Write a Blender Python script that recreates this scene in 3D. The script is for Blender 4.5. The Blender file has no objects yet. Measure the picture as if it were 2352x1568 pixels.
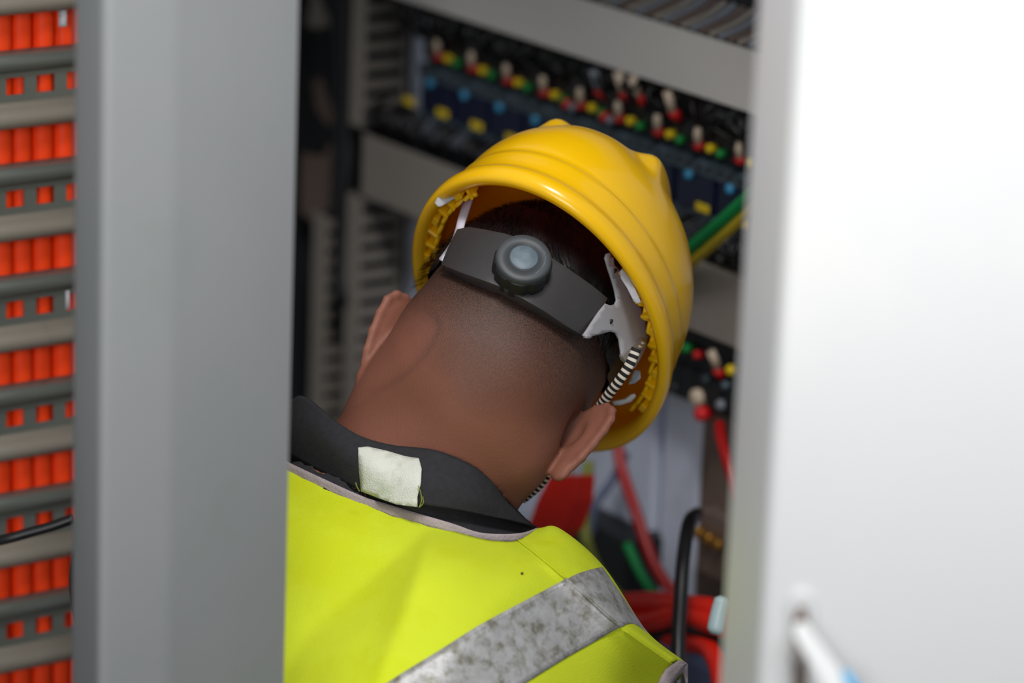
import bpy, math, random
import numpy as np
from mathutils import Matrix, Vector
from mathutils.bvhtree import BVHTree
from mathutils.geometry import delaunay_2d_cdt
random.seed(4); rng = np.random.default_rng(4)
sc = bpy.context.scene

# ------------------------------------------------------------------ camera
F = 8485.0                                   # focal length in pixels of the 2352 px wide frame (130 mm)
up_c = np.array([1151., 29160., -8485.]); up_c /= np.linalg.norm(up_c)      # world up seen in camera axes (right, up, forward)
fw_c = np.array([0, 0, 1.]) - up_c * up_c[2]; fw_c /= np.linalg.norm(fw_c)
rt_c = np.cross(up_c, -fw_c)
rt_c = np.array([fw_c[2]*up_c[1]-fw_c[1]*up_c[2], fw_c[0]*up_c[2]-fw_c[2]*up_c[0], fw_c[1]*up_c[0]-fw_c[0]*up_c[1]])
R = np.array([rt_c, fw_c, up_c])             # world = R @ cam + C
CAM = np.array([0., 0., 2.1])
def W(p):
    p = np.asarray(p, float)
    return p @ R.T + CAM
def T(px, py, D):                            # a point seen at (px, py) at distance D along the view axis
    return np.array([(px-1176)/F*D, (784-py)/F*D, D])
cam = bpy.data.cameras.new('camera'); co = bpy.data.objects.new('camera', cam); sc.collection.objects.link(co)
cx, cy, cz = R @ np.array([1., 0, 0]), R @ np.array([0, 1., 0]), R @ np.array([0, 0, -1.])
co.matrix_world = Matrix(((cx[0], cy[0], cz[0], CAM[0]), (cx[1], cy[1], cz[1], CAM[1]), (cx[2], cy[2], cz[2], CAM[2]), (0, 0, 0, 1)))
cam.sensor_width = 36; cam.lens = F*36/2352; cam.clip_start = .05
cam.dof.use_dof = True; cam.dof.focus_distance = 2.84; cam.dof.aperture_fstop = 2.9
sc.camera = co

# ------------------------------------------------------------------ light
w = bpy.data.worlds.new('world'); sc.world = w; w.use_nodes = True
w.node_tree.nodes['Background'].inputs[0].default_value = (.90, .94, 1, 1)
w.node_tree.nodes['Background'].inputs[1].default_value = .28
def area(name, pos, target, size, power, col, sy=None):
    l = bpy.data.lights.new(name, 'AREA'); l.energy = power; l.color = col; l.shape = 'RECTANGLE'
    l.size = size; l.size_y = sy or size
    o = bpy.data.objects.new(name, l); sc.collection.objects.link(o)
    o.location = pos; d = Vector(target) - Vector(pos); o.rotation_euler = d.to_track_quat('-Z', 'Y').to_euler()
    return o
person_w = W(T(1150, 900, 2.9))
area('ceiling_light', (.12, 1.25, 3.7), tuple(person_w), .8, 62, (1, .985, .955), .6)
area('ceiling_light', (1.0, .2, 3.3), tuple(person_w), 1.0, 26, (.97, .98, 1), .7)
area('front_fill', (-.75, -1.3, 2.3), tuple(person_w), 1.6, 42, (1, .99, .97), 1.4)  # soft frontal fill added behind the camera to brighten the hat
sc.view_settings.view_transform = 'Standard'; sc.view_settings.look = 'None'
sc.view_settings.exposure = 0.32; sc.view_settings.gamma = 1; sc.view_settings.use_curve_mapping = False

# ------------------------------------------------------------------ materials
def lin(c):
    return tuple((x/255/12.92 if x/255 <= .04045 else ((x/255+.055)/1.055)**2.4) for x in c) + (1,)
def mat(name, rgb, rough=.5, metal=0, noise=0, nscale=40, bump=0, bscale=200, spec=.5, dark=None, dscale=8, dlo=.5, dhi=.62, sss=0, coat=0):
    m = bpy.data.materials.new(name); m.use_nodes = True
    nt = m.node_tree; b = nt.nodes['Principled BSDF']
    b.inputs['Roughness'].default_value = rough; b.inputs['Metallic'].default_value = metal
    b.inputs['Specular IOR Level'].default_value = spec; b.inputs['Coat Weight'].default_value = coat
    b.inputs['Coat Roughness'].default_value = .12
    if sss: b.inputs['Subsurface Weight'].default_value = sss; b.inputs['Subsurface Scale'].default_value = .006
    c = lin(rgb); tc = nt.nodes.new('ShaderNodeTexCoord')
    src = None
    rgbn = nt.nodes.new('ShaderNodeRGB'); rgbn.outputs[0].default_value = c; src = rgbn.outputs[0]
    if noise:
        n = nt.nodes.new('ShaderNodeTexNoise'); n.inputs['Scale'].default_value = nscale; n.inputs['Detail'].default_value = 5
        nt.links.new(tc.outputs['Object'], n.inputs['Vector'])
        mr = nt.nodes.new('ShaderNodeMapRange'); mr.inputs[1].default_value = .3; mr.inputs[2].default_value = .7
        mr.inputs[3].default_value = 1-noise; mr.inputs[4].default_value = 1+noise*.6
        nt.links.new(n.outputs[0], mr.inputs[0])
        mx = nt.nodes.new('ShaderNodeVectorMath'); mx.operation = 'SCALE'
        nt.links.new(src, mx.inputs[0]); nt.links.new(mr.outputs[0], mx.inputs['Scale']); src = mx.outputs[0]
    if dark:
        n = nt.nodes.new('ShaderNodeTexNoise'); n.inputs['Scale'].default_value = dscale; n.inputs['Detail'].default_value = 8
        n.inputs['Roughness'].default_value = .65
        nt.links.new(tc.outputs['Object'], n.inputs['Vector'])
        mr = nt.nodes.new('ShaderNodeMapRange'); mr.inputs[1].default_value = dlo; mr.inputs[2].default_value = dhi
        nt.links.new(n.outputs[0], mr.inputs[0])
        mx = nt.nodes.new('ShaderNodeMix'); mx.data_type = 'RGBA'
        nt.links.new(mr.outputs[0], mx.inputs['Factor']); nt.links.new(src, mx.inputs['A']); mx.inputs['B'].default_value = lin(dark); src = mx.outputs['Result']
    nt.links.new(src, b.inputs['Base Color'])
    if bump:
        n = nt.nodes.new('ShaderNodeTexNoise'); n.inputs['Scale'].default_value = bscale; n.inputs['Detail'].default_value = 3
        nt.links.new(tc.outputs['Object'], n.inputs['Vector'])
        bp = nt.nodes.new('ShaderNodeBump'); bp.inputs['Strength'].default_value = bump; bp.inputs['Distance'].default_value = .002
        nt.links.new(n.outputs[0], bp.inputs['Height']); nt.links.new(bp.outputs[0], b.inputs['Normal'])
    return m

M = {}
M['yellow_shell'] = mat('glossy_yellow_plastic', (255, 203, 6), .28, noise=.04, nscale=12, bump=.03, bscale=60, coat=.6)
def translucent(m, fac, rgb):
    nt = m.node_tree; b = nt.nodes['Principled BSDF']; out = [n for n in nt.nodes if n.type == 'OUTPUT_MATERIAL'][0]
    t = nt.nodes.new('ShaderNodeBsdfTranslucent'); t.inputs[0].default_value = lin(rgb); mx = nt.nodes.new('ShaderNodeMixShader'); mx.inputs[0].default_value = fac
    nt.links.new(b.outputs[0], mx.inputs[1]); nt.links.new(t.outputs[0], mx.inputs[2]); nt.links.new(mx.outputs[0], out.inputs[0])
translucent(M['yellow_shell'], .17, (255, 140, 6))
M['inner_shell'] = mat('inner_shell_painted_glow', (255, 176, 4), .6, noise=.04, nscale=12, spec=.2)  # orange interior glow put into the colour; same plastic as the outside
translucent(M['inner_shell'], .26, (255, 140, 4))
M['vest'] = mat('fluorescent_yellow_cloth', (184, 196, 40), .85, noise=.06, nscale=14, bump=.35, bscale=900, spec=.15, dark=(180, 190, 26), dscale=9)
M['tape'] = mat('worn_reflective_tape', (160, 160, 161), .5, metal=.25, noise=.16, nscale=120, dark=(108, 106, 94), dscale=95, dlo=.47, dhi=.66, bump=.2, bscale=300)
M['trim'] = mat('grey_binding_cloth', (150, 138, 140), .8, noise=.1, nscale=60, bump=.5, bscale=500, spec=.2)
M['label'] = mat('white_woven_label', (196, 198, 188), .9, noise=.08, nscale=50, dark=(160, 168, 142), dscale=40, dlo=.5, dhi=.7, bump=.5, bscale=900)
M['shirt'] = mat('black_shirt_cloth', (40, 40, 43), .85, noise=.15, nscale=200, bump=.4, bscale=1200, spec=.25)
M['trousers'] = mat('dark_blue_work_cloth', (36, 40, 56), .85, noise=.1, bump=.3, bscale=900)
M['boot'] = mat('black_boot_leather', (26, 24, 23), .5, noise=.1)
M['hair'] = mat('black_hair', (9, 9, 12), .42, noise=.2, nscale=300, spec=.6)
M['band'] = mat('charcoal_plastic', (52, 50, 51), .42, noise=.06, nscale=80, bump=.12, bscale=1500)
M['knob'] = mat('dark_grey_knob_plastic', (58, 62, 66), .5, noise=.05, bump=.1, bscale=1500)
M['knob_disc'] = mat('worn_blue_grey_disc', (92, 106, 116), .5, noise=.2, nscale=160)
M['grey_plastic'] = mat('light_grey_plastic', (158, 157, 162), .4, noise=.05, nscale=60)
M['pale_strap'] = mat('pale_lilac_strap', (205, 200, 214), .5, noise=.04)
M['white_door'] = mat('white_painted_steel', (190, 191, 192), .35, noise=.02, nscale=4, dark=(198, 198, 194), dscale=2.5, dlo=.55, dhi=.8)
M['door_edge'] = mat('white_painted_steel_edge', (214, 216, 216), .4, noise=.03, nscale=9)
M['rust'] = mat('rust_stain', (190, 160, 145), .7, noise=.1)
M['post'] = mat('grey_painted_steel', (120, 122, 123), .4, noise=.05, nscale=5, dark=(116, 121, 120), dscale=6)
M['rail'] = mat('galvanised_rail', (112, 116, 110), .35, metal=.35, noise=.06, nscale=20)
M['lip'] = mat('lit_beige_lip', (132, 125, 114), .5, noise=.05, nscale=9)  # rail flange; its lit top is put into the lighter, warmer colour
M['orange'] = mat('orange_cable_sheath', (252, 70, 22), .4, noise=.06, nscale=10)
M['orange'].node_tree.nodes['Principled BSDF'].inputs['Specular IOR Level'].default_value = .3
M['plate'] = mat('pale_grey_mounting_plate', (206, 214, 234), .45, noise=.05, nscale=6, dark=(150, 148, 146), dscale=4)
M['side'] = mat('dark_grey_side_panel', (40, 42, 44), .6, noise=.1, nscale=6)
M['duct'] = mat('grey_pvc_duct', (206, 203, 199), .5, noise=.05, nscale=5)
M['duct_shaded'] = mat('grey_pvc_duct_shadow_side', (140, 133, 125), .55, noise=.06, nscale=9)  # darker copy of the duct grey, cabinet shade put into the colour
M['black'] = mat('black_plastic', (16, 18, 22), .5, noise=.15)
M['navy'] = mat('navy_relay_plastic', (12, 20, 52), .4, noise=.15)
M['teal'] = mat('grey_blue_socket_plastic', (78, 96, 108), .5, dark=(40, 50, 58), dscale=90, dlo=.45, dhi=.6)
M['yel'] = mat('yellow_marker', (232, 200, 20), .4)
M['green'] = mat('green_marker', (24, 140, 62), .4)
M['red'] = mat('red_marker', (205, 26, 30), .4)
M['white'] = mat('cream_marker', (196, 178, 158), .45)
M['sky'] = mat('light_blue_marker', (62, 150, 196), .4)
M['greyp'] = mat('mid_grey_marker', (120, 126, 136), .45)
M['wire_black'] = mat('black_wire_sheath', (15, 16, 20), .38)
M['wire_red'] = mat('red_wire_sheath', (158, 16, 16), .4, noise=.08, nscale=30)
M['wire_red2'] = mat('bright_red_sheath', (232, 36, 18), .4, noise=.08, nscale=20)
M['wire_green'] = mat('green_sheath', (0, 140, 70), .45)
M['wire_yellow'] = mat('dull_yellow_sheath', (186, 164, 30), .45)
M['wire_olive'] = mat('olive_sheath', (118, 124, 40), .5)
M['wire_blue'] = mat('slate_blue_sheath', (78, 88, 118), .5)
M['pale_blue'] = mat('pale_blue_connector', (190, 214, 222), .35)
M['brass'] = mat('brass', (176, 130, 60), .35, metal=.8, noise=.2)
M['brown'] = mat('brown_insulator', (104, 88, 80), .6, noise=.1)
M['chrome'] = mat('dull_silver_plastic', (150, 146, 142), .35, metal=.3)
M['floor'] = mat('grey_concrete', (120, 120, 118), .7, noise=.1, nscale=3)
M['wall'] = mat('white_wall_paint', (205, 207, 208), .8, noise=.03)

# woven striped cord
def stripe_mat():
    m = bpy.data.materials.new('striped_elastic'); m.use_nodes = True; nt = m.node_tree; b = nt.nodes['Principled BSDF']
    uv = nt.nodes.new('ShaderNodeTexCoord'); sp = nt.nodes.new('ShaderNodeSeparateXYZ'); nt.links.new(uv.outputs['UV'], sp.inputs[0])
    mm = nt.nodes.new('ShaderNodeMath'); mm.operation = 'FRACT'; nt.links.new(sp.outputs[0], mm.inputs[0])
    gt = nt.nodes.new('ShaderNodeMath'); gt.operation = 'GREATER_THAN'; gt.inputs[1].default_value = .55; nt.links.new(mm.outputs[0], gt.inputs[0])
    mx = nt.nodes.new('ShaderNodeMix'); mx.data_type = 'RGBA'; mx.inputs['A'].default_value = lin((14, 13, 14)); mx.inputs['B'].default_value = lin((206, 196, 186))
    nt.links.new(gt.outputs[0], mx.inputs['Factor']); nt.links.new(mx.outputs['Result'], b.inputs['Base Color']); b.inputs['Roughness'].default_value = .8
    return m
M['stripe'] = stripe_mat()

# skin: an attribute says where stubble grows, plus shade at the right sideburn
def skin_mat():
    m = bpy.data.materials.new('brown_skin'); m.use_nodes = True; nt = m.node_tree; b = nt.nodes['Principled BSDF']
    b.inputs['Roughness'].default_value = .55; b.inputs['Specular IOR Level'].default_value = .3
    b.inputs['Subsurface Weight'].default_value = .12; b.inputs['Subsurface Scale'].default_value = .005
    at = nt.nodes.new('ShaderNodeAttribute'); at.attribute_name = 'stubble'
    ar = nt.nodes.new('ShaderNodeAttribute'); ar.attribute_name = 'rosy'
    tc = nt.nodes.new('ShaderNodeTexCoord')
    n1 = nt.nodes.new('ShaderNodeTexNoise'); n1.inputs['Scale'].default_value = 22; n1.inputs['Detail'].default_value = 6
    n2 = nt.nodes.new('ShaderNodeTexNoise'); n2.inputs['Scale'].default_value = 1300; n2.inputs['Detail'].default_value = 2
    mp = nt.nodes.new('ShaderNodeMapping'); mp.inputs['Scale'].default_value = (1, 1, .35)
    nt.links.new(tc.outputs['Object'], n1.inputs[0]); nt.links.new(tc.outputs['Object'], mp.inputs[0]); nt.links.new(mp.outputs[0], n2.inputs[0])
    base = nt.nodes.new('ShaderNodeMix'); base.data_type = 'RGBA'; base.inputs['A'].default_value = lin((102, 64, 49)); base.inputs['B'].default_value = lin((120, 75, 58))
    nt.links.new(n1.outputs[0], base.inputs['Factor'])
    ro = nt.nodes.new('ShaderNodeMix'); ro.data_type = 'RGBA'; ro.inputs['B'].default_value = lin((146, 94, 80))
    nt.links.new(base.outputs['Result'], ro.inputs['A']); nt.links.new(ar.outputs['Fac'], ro.inputs['Factor'])
    # stubble factor = attribute modulated by grain
    mr = nt.nodes.new('ShaderNodeMapRange'); mr.inputs[1].default_value = .35; mr.inputs[2].default_value = .65; mr.inputs[3].default_value = .62; mr.inputs[4].default_value = 1.2
    nt.links.new(n2.outputs[0], mr.inputs[0])
    ml = nt.nodes.new('ShaderNodeMath'); ml.operation = 'MULTIPLY'; ml.use_clamp = True
    nt.links.new(at.outputs['Fac'], ml.inputs[0]); nt.links.new(mr.outputs[0], ml.inputs[1])
    mx = nt.nodes.new('ShaderNodeMix'); mx.data_type = 'RGBA'; mx.inputs['B'].default_value = lin((34, 29, 26))
    nt.links.new(ro.outputs['Result'], mx.inputs['A']); nt.links.new(ml.outputs[0], mx.inputs['Factor'])
    nt.links.new(mx.outputs['Result'], b.inputs['Base Color'])
    bp = nt.nodes.new('ShaderNodeBump'); bp.inputs['Strength'].default_value = .35; bp.inputs['Distance'].default_value = .0008
    nt.links.new(n2.outputs[0], bp.inputs['Height']); nt.links.new(bp.outputs[0], b.inputs['Normal'])
    return m
M['skin'] = skin_mat()

# ------------------------------------------------------------------ object helpers
MW = {}                                      # world matrices of the roots
def empty(name, loc, label, cat, group=None, rot=None):
    o = bpy.data.objects.new(name, None); sc.collection.objects.link(o); o.empty_display_size = .05
    m = Matrix.Translation(Vector(loc)) @ (rot.to_4x4() if rot is not None else Matrix.Identity(4))
    o.matrix_world = m; MW[o.name] = m
    o['label'] = label; o['category'] = cat
    if group: o['group'] = group
    return o
def tag(o, label, cat, group=None):
    o['label'] = label; o['category'] = cat
    if group: o['group'] = group
    return o
def mesh_obj(name, verts, faces, m, parent=None, smooth=True, world=False, solid=0, offset=-1, bevel=0, subsurf=0, kind=None, base=True):
    """verts in camera metric axes (or world=True); stored in the parent's frame"""
    v = np.asarray(verts, float)
    if not world: v = W(v)
    if parent is not None:
        pm = MW[parent.name]
    else:
        lo = v.min(0); hi = v.max(0)
        pm = Matrix.Translation(Vector(((lo[0]+hi[0])/2, (lo[1]+hi[1])/2, lo[2])))
    inv = np.array(pm.inverted())
    vl = v @ inv[:3, :3].T + inv[:3, 3]
    me = bpy.data.meshes.new(name); me.from_pydata(vl.tolist(), [], [tuple(int(i) for i in f) for f in faces]); me.update()
    if smooth: me.polygons.foreach_set('use_smooth', [True]*len(me.polygons))
    me.materials.append(M[m] if isinstance(m, str) else m)
    o = bpy.data.objects.new(name, me); sc.collection.objects.link(o)
    if parent is not None:
        o.parent = parent; MW[o.name] = pm    # child shares its parent's frame
    else:
        o.matrix_world = pm; MW[o.name] = pm
    if solid:
        s = o.modifiers.new('s', 'SOLIDIFY'); s.thickness = solid; s.offset = offset
    if bevel:
        s = o.modifiers.new('b', 'BEVEL'); s.width = bevel; s.segments = 2; s.limit_method = 'ANGLE'
    if subsurf:
        s = o.modifiers.new('u', 'SUBSURF'); s.levels = subsurf; s.render_levels = subsurf
    if kind: o['kind'] = kind
    return o
def fix_outward(verts, faces):
    return faces

def catmull(P, n):
    """P (k, d) control points -> smooth curve of n samples per span"""
    P = np.asarray(P, float); k = len(P)
    if k < 3:
        t = np.linspace(0, 1, n+1)[:, None]; return P[0]*(1-t) + P[1]*t
    Q = np.vstack([2*P[0]-P[1], P, 2*P[-1]-P[-2]]); out = []
    for i in range(k-1):
        p0, p1, p2, p3 = Q[i:i+4]
        for t in np.linspace(0, 1, n, endpoint=False):
            out.append(.5*((2*p1)+(-p0+p2)*t+(2*p0-5*p1+4*p2-p3)*t*t+(-p0+3*p1-3*p2+p3)*t**3))
    out.append(P[-1]); return np.array(out)
def surf(G, n):
    """G[row][col] control points (d) -> dense grid"""
    rows = [catmull(r, n) for r in G]
    A = np.stack(rows)                       # rows x m x d
    cols = [catmull(A[:, j], n) for j in range(A.shape[1])]
    return np.stack(cols, 1)
def grid_faces(nr, nc, off=0, wrap=False):
    f = []
    for i in range(nr-1):
        for j in range(nc if wrap else nc-1):
            j2 = (j+1) % nc
            f.append((off+i*nc+j, off+i*nc+j2, off+(i+1)*nc+j2, off+(i+1)*nc+j))
    return f
def pts_T(a):                                # (...,3) of px,py,D -> camera metric
    a = np.asarray(a, float); D = a[..., 2]
    return np.stack([(a[..., 0]-1176)/F*D, (784-a[..., 1])/F*D, D], -1)

def tube(path, r, seg=10, caps=True, flat=1.0, closed=False):
    """path (n,3); r float or list; returns verts, faces, arclength per ring"""
    P = np.asarray(path, float); n = len(P); rr = np.broadcast_to(np.asarray(r, float), (n,)) if np.ndim(r) else np.full(n, r)
    tg = np.gradient(P, axis=0); tg /= np.linalg.norm(tg, axis=1)[:, None] + 1e-12
    nrm = np.cross(tg[0], [0.3, .2, 1]); nrm /= np.linalg.norm(nrm)
    V = []
    for i in range(n):
        nrm = nrm - tg[i]*(nrm @ tg[i]); nrm /= np.linalg.norm(nrm); bn = np.cross(tg[i], nrm)
        for s in range(seg):
            a = 2*math.pi*s/seg
            V.append(P[i] + rr[i]*(nrm*math.cos(a) + bn*math.sin(a)*flat))
    f = grid_faces(n, seg, 0, True)
    if caps:
        f.append(tuple(range(seg))[::-1]); f.append(tuple((n-1)*seg+s for s in range(seg)))
    return np.array(V), f
def cable(name, pts, rpx, m, label=None, cat='cable', group=None, parent=None, n=8, seg=10):
    """pts of (px,py,D); radius in metres"""
    P = catmull(pts_T(np.array(pts, float)), n); V, f = tube(P, rpx, seg)
    o = mesh_obj(name, V, f, m, parent)
    if label: tag(o, label, cat, group)
    return o
def box_vf(x0, x1, y0, y1, z0, z1):
    v = [(x, y, z) for z in (z0, z1) for y in (y0, y1) for x in (x0, x1)]
    f = [(0, 2, 3, 1), (4, 5, 7, 6), (0, 1, 5, 4), (2, 6, 7, 3), (0, 4, 6, 2), (1, 3, 7, 5)]
    return np.array(v, float), f
def merge(parts):
    V, Fc, o = [], [], 0
    for v, f in parts:
        V.append(np.asarray(v, float)); Fc += [tuple(i+o for i in q) for q in f]; o += len(v)
    return np.vstack(V), Fc
def bvh_of(V, f): return BVHTree.FromPolygons([Vector(v) for v in V], f, epsilon=0)
def hit(bvh, px, py, back=False):
    d = Vector(((px-1176)/F, (784-py)/F, 1)).normalized(); o = Vector((0, 0, 0))
    r = bvh.ray_cast(o, d)
    if back and r[0] is not None:
        last = r
        for _ in range(6):
            q = bvh.ray_cast(last[0] + d*1e-4, d)
            if q[0] is None: break
            last = q
        r = last
    return (None if r[0] is None else np.array(r[0])), (None if r[0] is None else np.array(r[1]))
def patch(name, poly, depth, m, parent, thick=.002, step=14, smooth=True, bevel=0, kind=None, label=None):
    """a polygon given as seen, every vertex put at depth(px,py); given thickness away from the viewer"""
    poly = [Vector((float(x), float(y))) for x, y in poly]; n = len(poly)
    xs = [p.x for p in poly]; ys = [p.y for p in poly]
    pts = []
    def inside(x, y):
        c = False
        for i in range(n):
            a, b = poly[i], poly[i-1]
            if (a.y > y) != (b.y > y) and x < (b.x-a.x)*(y-a.y)/(b.y-a.y)+a.x: c = not c
        return c
    dense = []
    for i in range(n):
        a, b = poly[i], poly[(i+1) % n]; k = max(1, int((b-a).length/step))
        for t in range(k): dense.append(a.lerp(b, t/k))
    x = min(xs)+step*.5
    while x < max(xs):
        y = min(ys)+step*.5
        while y < max(ys):
            if inside(x, y) and min((Vector((x, y))-q).length for q in dense) > step*.5: pts.append(Vector((x, y)))
            y += step
        x += step
    nd = len(dense)
    out = delaunay_2d_cdt(dense+pts, [], [list(range(nd))], 1, 1e-4)
    vv = out[0]; ff = [tuple(f) for f in out[2]]
    V = np.array([T(v.x, v.y, depth(v.x, v.y)) for v in vv])
    # orient faces toward the viewer
    f2 = []
    for f in ff:
        a, b, c = V[f[0]], V[f[1]], V[f[2]]
        nn = np.cross(b-a, c-a)
        # camera metric axes are left handed: W() keeps vectors but flips handedness of cross products
        f2.append(f if nn[2] > 0 else f[::-1])
    o = mesh_obj(name, V, f2, m, parent, smooth=smooth, solid=thick, offset=-1, bevel=bevel, kind=kind)
    if label: o['label'] = label
    return o

# ------------------------------------------------------------------ the cabinet's own axes: U along the rails, V up, N out of the mounting plate
U = np.array([6176, -2714, -8485.]); U /= np.linalg.norm(U)
Vv = up_c - U*(up_c @ U); Vv /= np.linalg.norm(Vv)
N = np.cross(U, Vv); N = -N if N[2] > 0 else N
O = T(1176, 150, 3.6)
def pnl(u, v, n): return O + U*u + Vv*v + N*n
Rw = np.array([R @ U, R @ Vv, R @ N]).T      # columns = panel axes in world
if np.linalg.det(Rw) < 0: print('left handed panel')
PR = Matrix(Rw.tolist())
def plocal(px, py, n):
    o = O + N*n; r = np.array([(px-1176)/F, (784-py)/F, 1.]); p = r*((o @ N)/(r @ N)) - O
    return np.array([p @ U, p @ Vv, n])
def pcam(a):
    a = np.asarray(a, float); return O + a[..., 0:1]*U + a[..., 1:2]*Vv + a[..., 2:3]*N
def pbox(name, u0, u1, v0, v1, n0, n1, m, parent=None, bevel=.0006, **k):
    v, f = box_vf(u0, u1, v0, v1, n0, n1)
    return mesh_obj(name, pcam(v), f, m, parent, smooth=False, bevel=bevel, **k)
def proot(name, u, v, n, label, cat, group=None):
    return empty(name, W(pnl(u, v, n)), label, cat, group, PR)

# ---- room
def struct(name, lo, hi, m):
    v, f = box_vf(lo[0], hi[0], lo[1], hi[1], lo[2], hi[2]); o = mesh_obj(name, v, f, m, None, smooth=False, world=True); o['kind'] = 'structure'; return o
struct('floor', (-4, -3, -.05), (4, 6, 0), 'floor')
struct('wall_back', (-4, 5.0, 0), (4, 5.1, 3.6), 'wall')

# ---- cabinet shell
cab = proot('control_cabinet', 0, -1.2, 0, 'open control cabinet with pale grey mounting plate and dark side wall, behind the bowed worker', 'cabinet')
pbox('mounting_plate', -.36, .75, -1.25, .5, -.004, 0, 'plate', cab)
pbox('plate_shade_sheet', -.36, -.20, -1.2, .5, 0, .003, 'side', cab)  # dark sheet laid over the plate to stand in for shade
pbox('side_panel', -.366, -.36, -1.3, .55, -.03, .42, 'side', cab)
pbox('light_blocking_roof', -.366, .75, .5, .51, -.03, .34, 'side', cab)  # out of view, added to block light from above
pbox('back_panel', -.366, .75, -1.3, .55, -.034, -.03, 'side', cab)
Qa, Qb = T(240, 700, 3.42), T(640, 760, 3.22)
V_ = np.array([Qa-up_c*1.3, Qb-up_c*1.3, Qb+up_c*1.0, Qa+up_c*1.0])
mesh_obj('hidden_light_blocker', V_, [(0, 1, 2, 3)], 'side', cab, smooth=False, solid=.004, offset=0)  # hidden panel added to keep light from the left out of the cabinet
if 0: pbox('back_panel', -.366, .75, -1.3, .55, -.034, -.03, 'side', cab)

# ---- wiring ducts
def duct_h(u0, u1, v0, v1, depth, label, pitch=.0125, cover='duct', rangeu=None):
    t = proot('wiring_duct', u0, v0, 0, label, 'wiring duct', 'grey slotted wiring ducts')
    pbox('base_channel', u0, u1, v0+.004, v1-.004, 0, .006, 'side', t)  # floor darkened like the shade between the fingers
    pbox('cover', u0, u1, v0, v1, depth-.003, depth, cover, t, bevel=.0015)
    pbox('slot_shade_fill', u0+.002, u1-.002, v0+.006, v1-.006, .006, depth-.006, 'black', t)  # dark block standing in for the shade inside the duct
    a, b = rangeu or (u0, u1)
    u = a; first = {}
    while u < b:
        for side, (va, vb) in enumerate(((v1-.0035, v1-.0015), (v0+.0015, v0+.0035))):
            if side not in first:
                v, f = box_vf(u, u+pitch*.62, va, vb, .006, depth-.003)
                o = mesh_obj('finger', pcam(v), f, 'duct_shaded', t, smooth=False); first[side] = (o, u)
            else:
                s, us = first[side]; o = s.copy(); sc.collection.objects.link(o); o.location = Vector((u-us, 0, 0))
        u += pitch
    return t
def duct_v(u0, u1, v0, v1, depth, label, pitch=.0195):
    t = proot('wiring_duct', u0, v0, 0, label, 'wiring duct', 'grey slotted wiring ducts')
    pbox('base_channel', u0+.003, u1-.003, v0, v1, 0, .006, 'black', t)  # floor blackened to give the slots their shade
    pbox('slot_shade_fill', u0+.004, u1-.006, v0, v1, .006, depth-.006, 'black', t)  # black block put in as the shaded void behind the slots
    pbox('cover', u0, u1, v0, v1, depth-.003, depth, 'duct_shaded', t, bevel=.0015)
    pbox('side_rim', u1-.004, u1-.0015, v0, v1, .006, .012, 'duct_shaded', t)
    v = v0; s = None
    while v < v1-.008:
        for side, (ua, ub) in enumerate(((u1-.0035, u1-.0015), (u0+.0015, u0+.0035))):
            if s is None or side not in s:
                q, f = box_vf(ua, ub, v, v+pitch*.55, .006, depth-.003)
                o = mesh_obj('finger', pcam(q), f, 'duct_shaded', t, smooth=False); s = s or {}; s[side] = (o, v)
            else:
                b, vs = s[side]; o = b.copy(); sc.collection.objects.link(o); o.location = Vector((0, v-vs, 0))
        v += pitch
    return t
duct_h(-.16, .70, .050, .105, .06, 'long pale wiring duct crossing the top right, above the upper relay row', rangeu=(.1, .5))
duct_h(-.172, .70, -.163, -.098, .06, 'wiring duct between the two relay rows, behind the hard hat', cover='duct_shaded', rangeu=(.2, .5))
duct_v(-.198, -.172, -.80, -.166, .06, 'vertical slotted wiring duct behind the left ear')
duct_v(-.198, -.172, -.094, .17, .06, 'vertical slotted wiring duct at the left end of the upper relay row')
duct_v(-.262, -.236, -.80, -.20, .06, 'farther vertical slotted wiring duct, close beside the grey post')

# upper terminal strip above the top duct, with slanted wires
ut = proot('terminal_strip', .1, .13, 0, 'dark terminal strip with slanted grey wires, in the top right corner', 'terminal strip')
pbox('base', .12, .62, .128, .235, 0, .020, 'black', ut)
pbox('marker_rail', .12, .62, .146, .152, .020, .028, 'teal', ut)
i = 0
for u in np.arange(.135, .60, .0135):
    p = [(u, .1065, .056), (u+.005, .112, .044), (u+.010, .119, .030), (u+.014, .130, .016)]
    V_, f_ = tube(catmull(pcam(np.array(p)), 4), .0030, 7)
    mesh_obj('wire', V_, f_, ['duct_shaded', 'greyp', 'brown'][i % 3], ut)
    if i % 2 == 0: pbox('screw_cap', u, u+.008, .160, .170, .020, .030, ['greyp', 'white', 'teal', 'duct_shaded'][(i//2) % 4], ut)
    i += 1
pbox('blue_clip', .445, .460, .150, .162, .028, .045, 'sky', ut)

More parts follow.
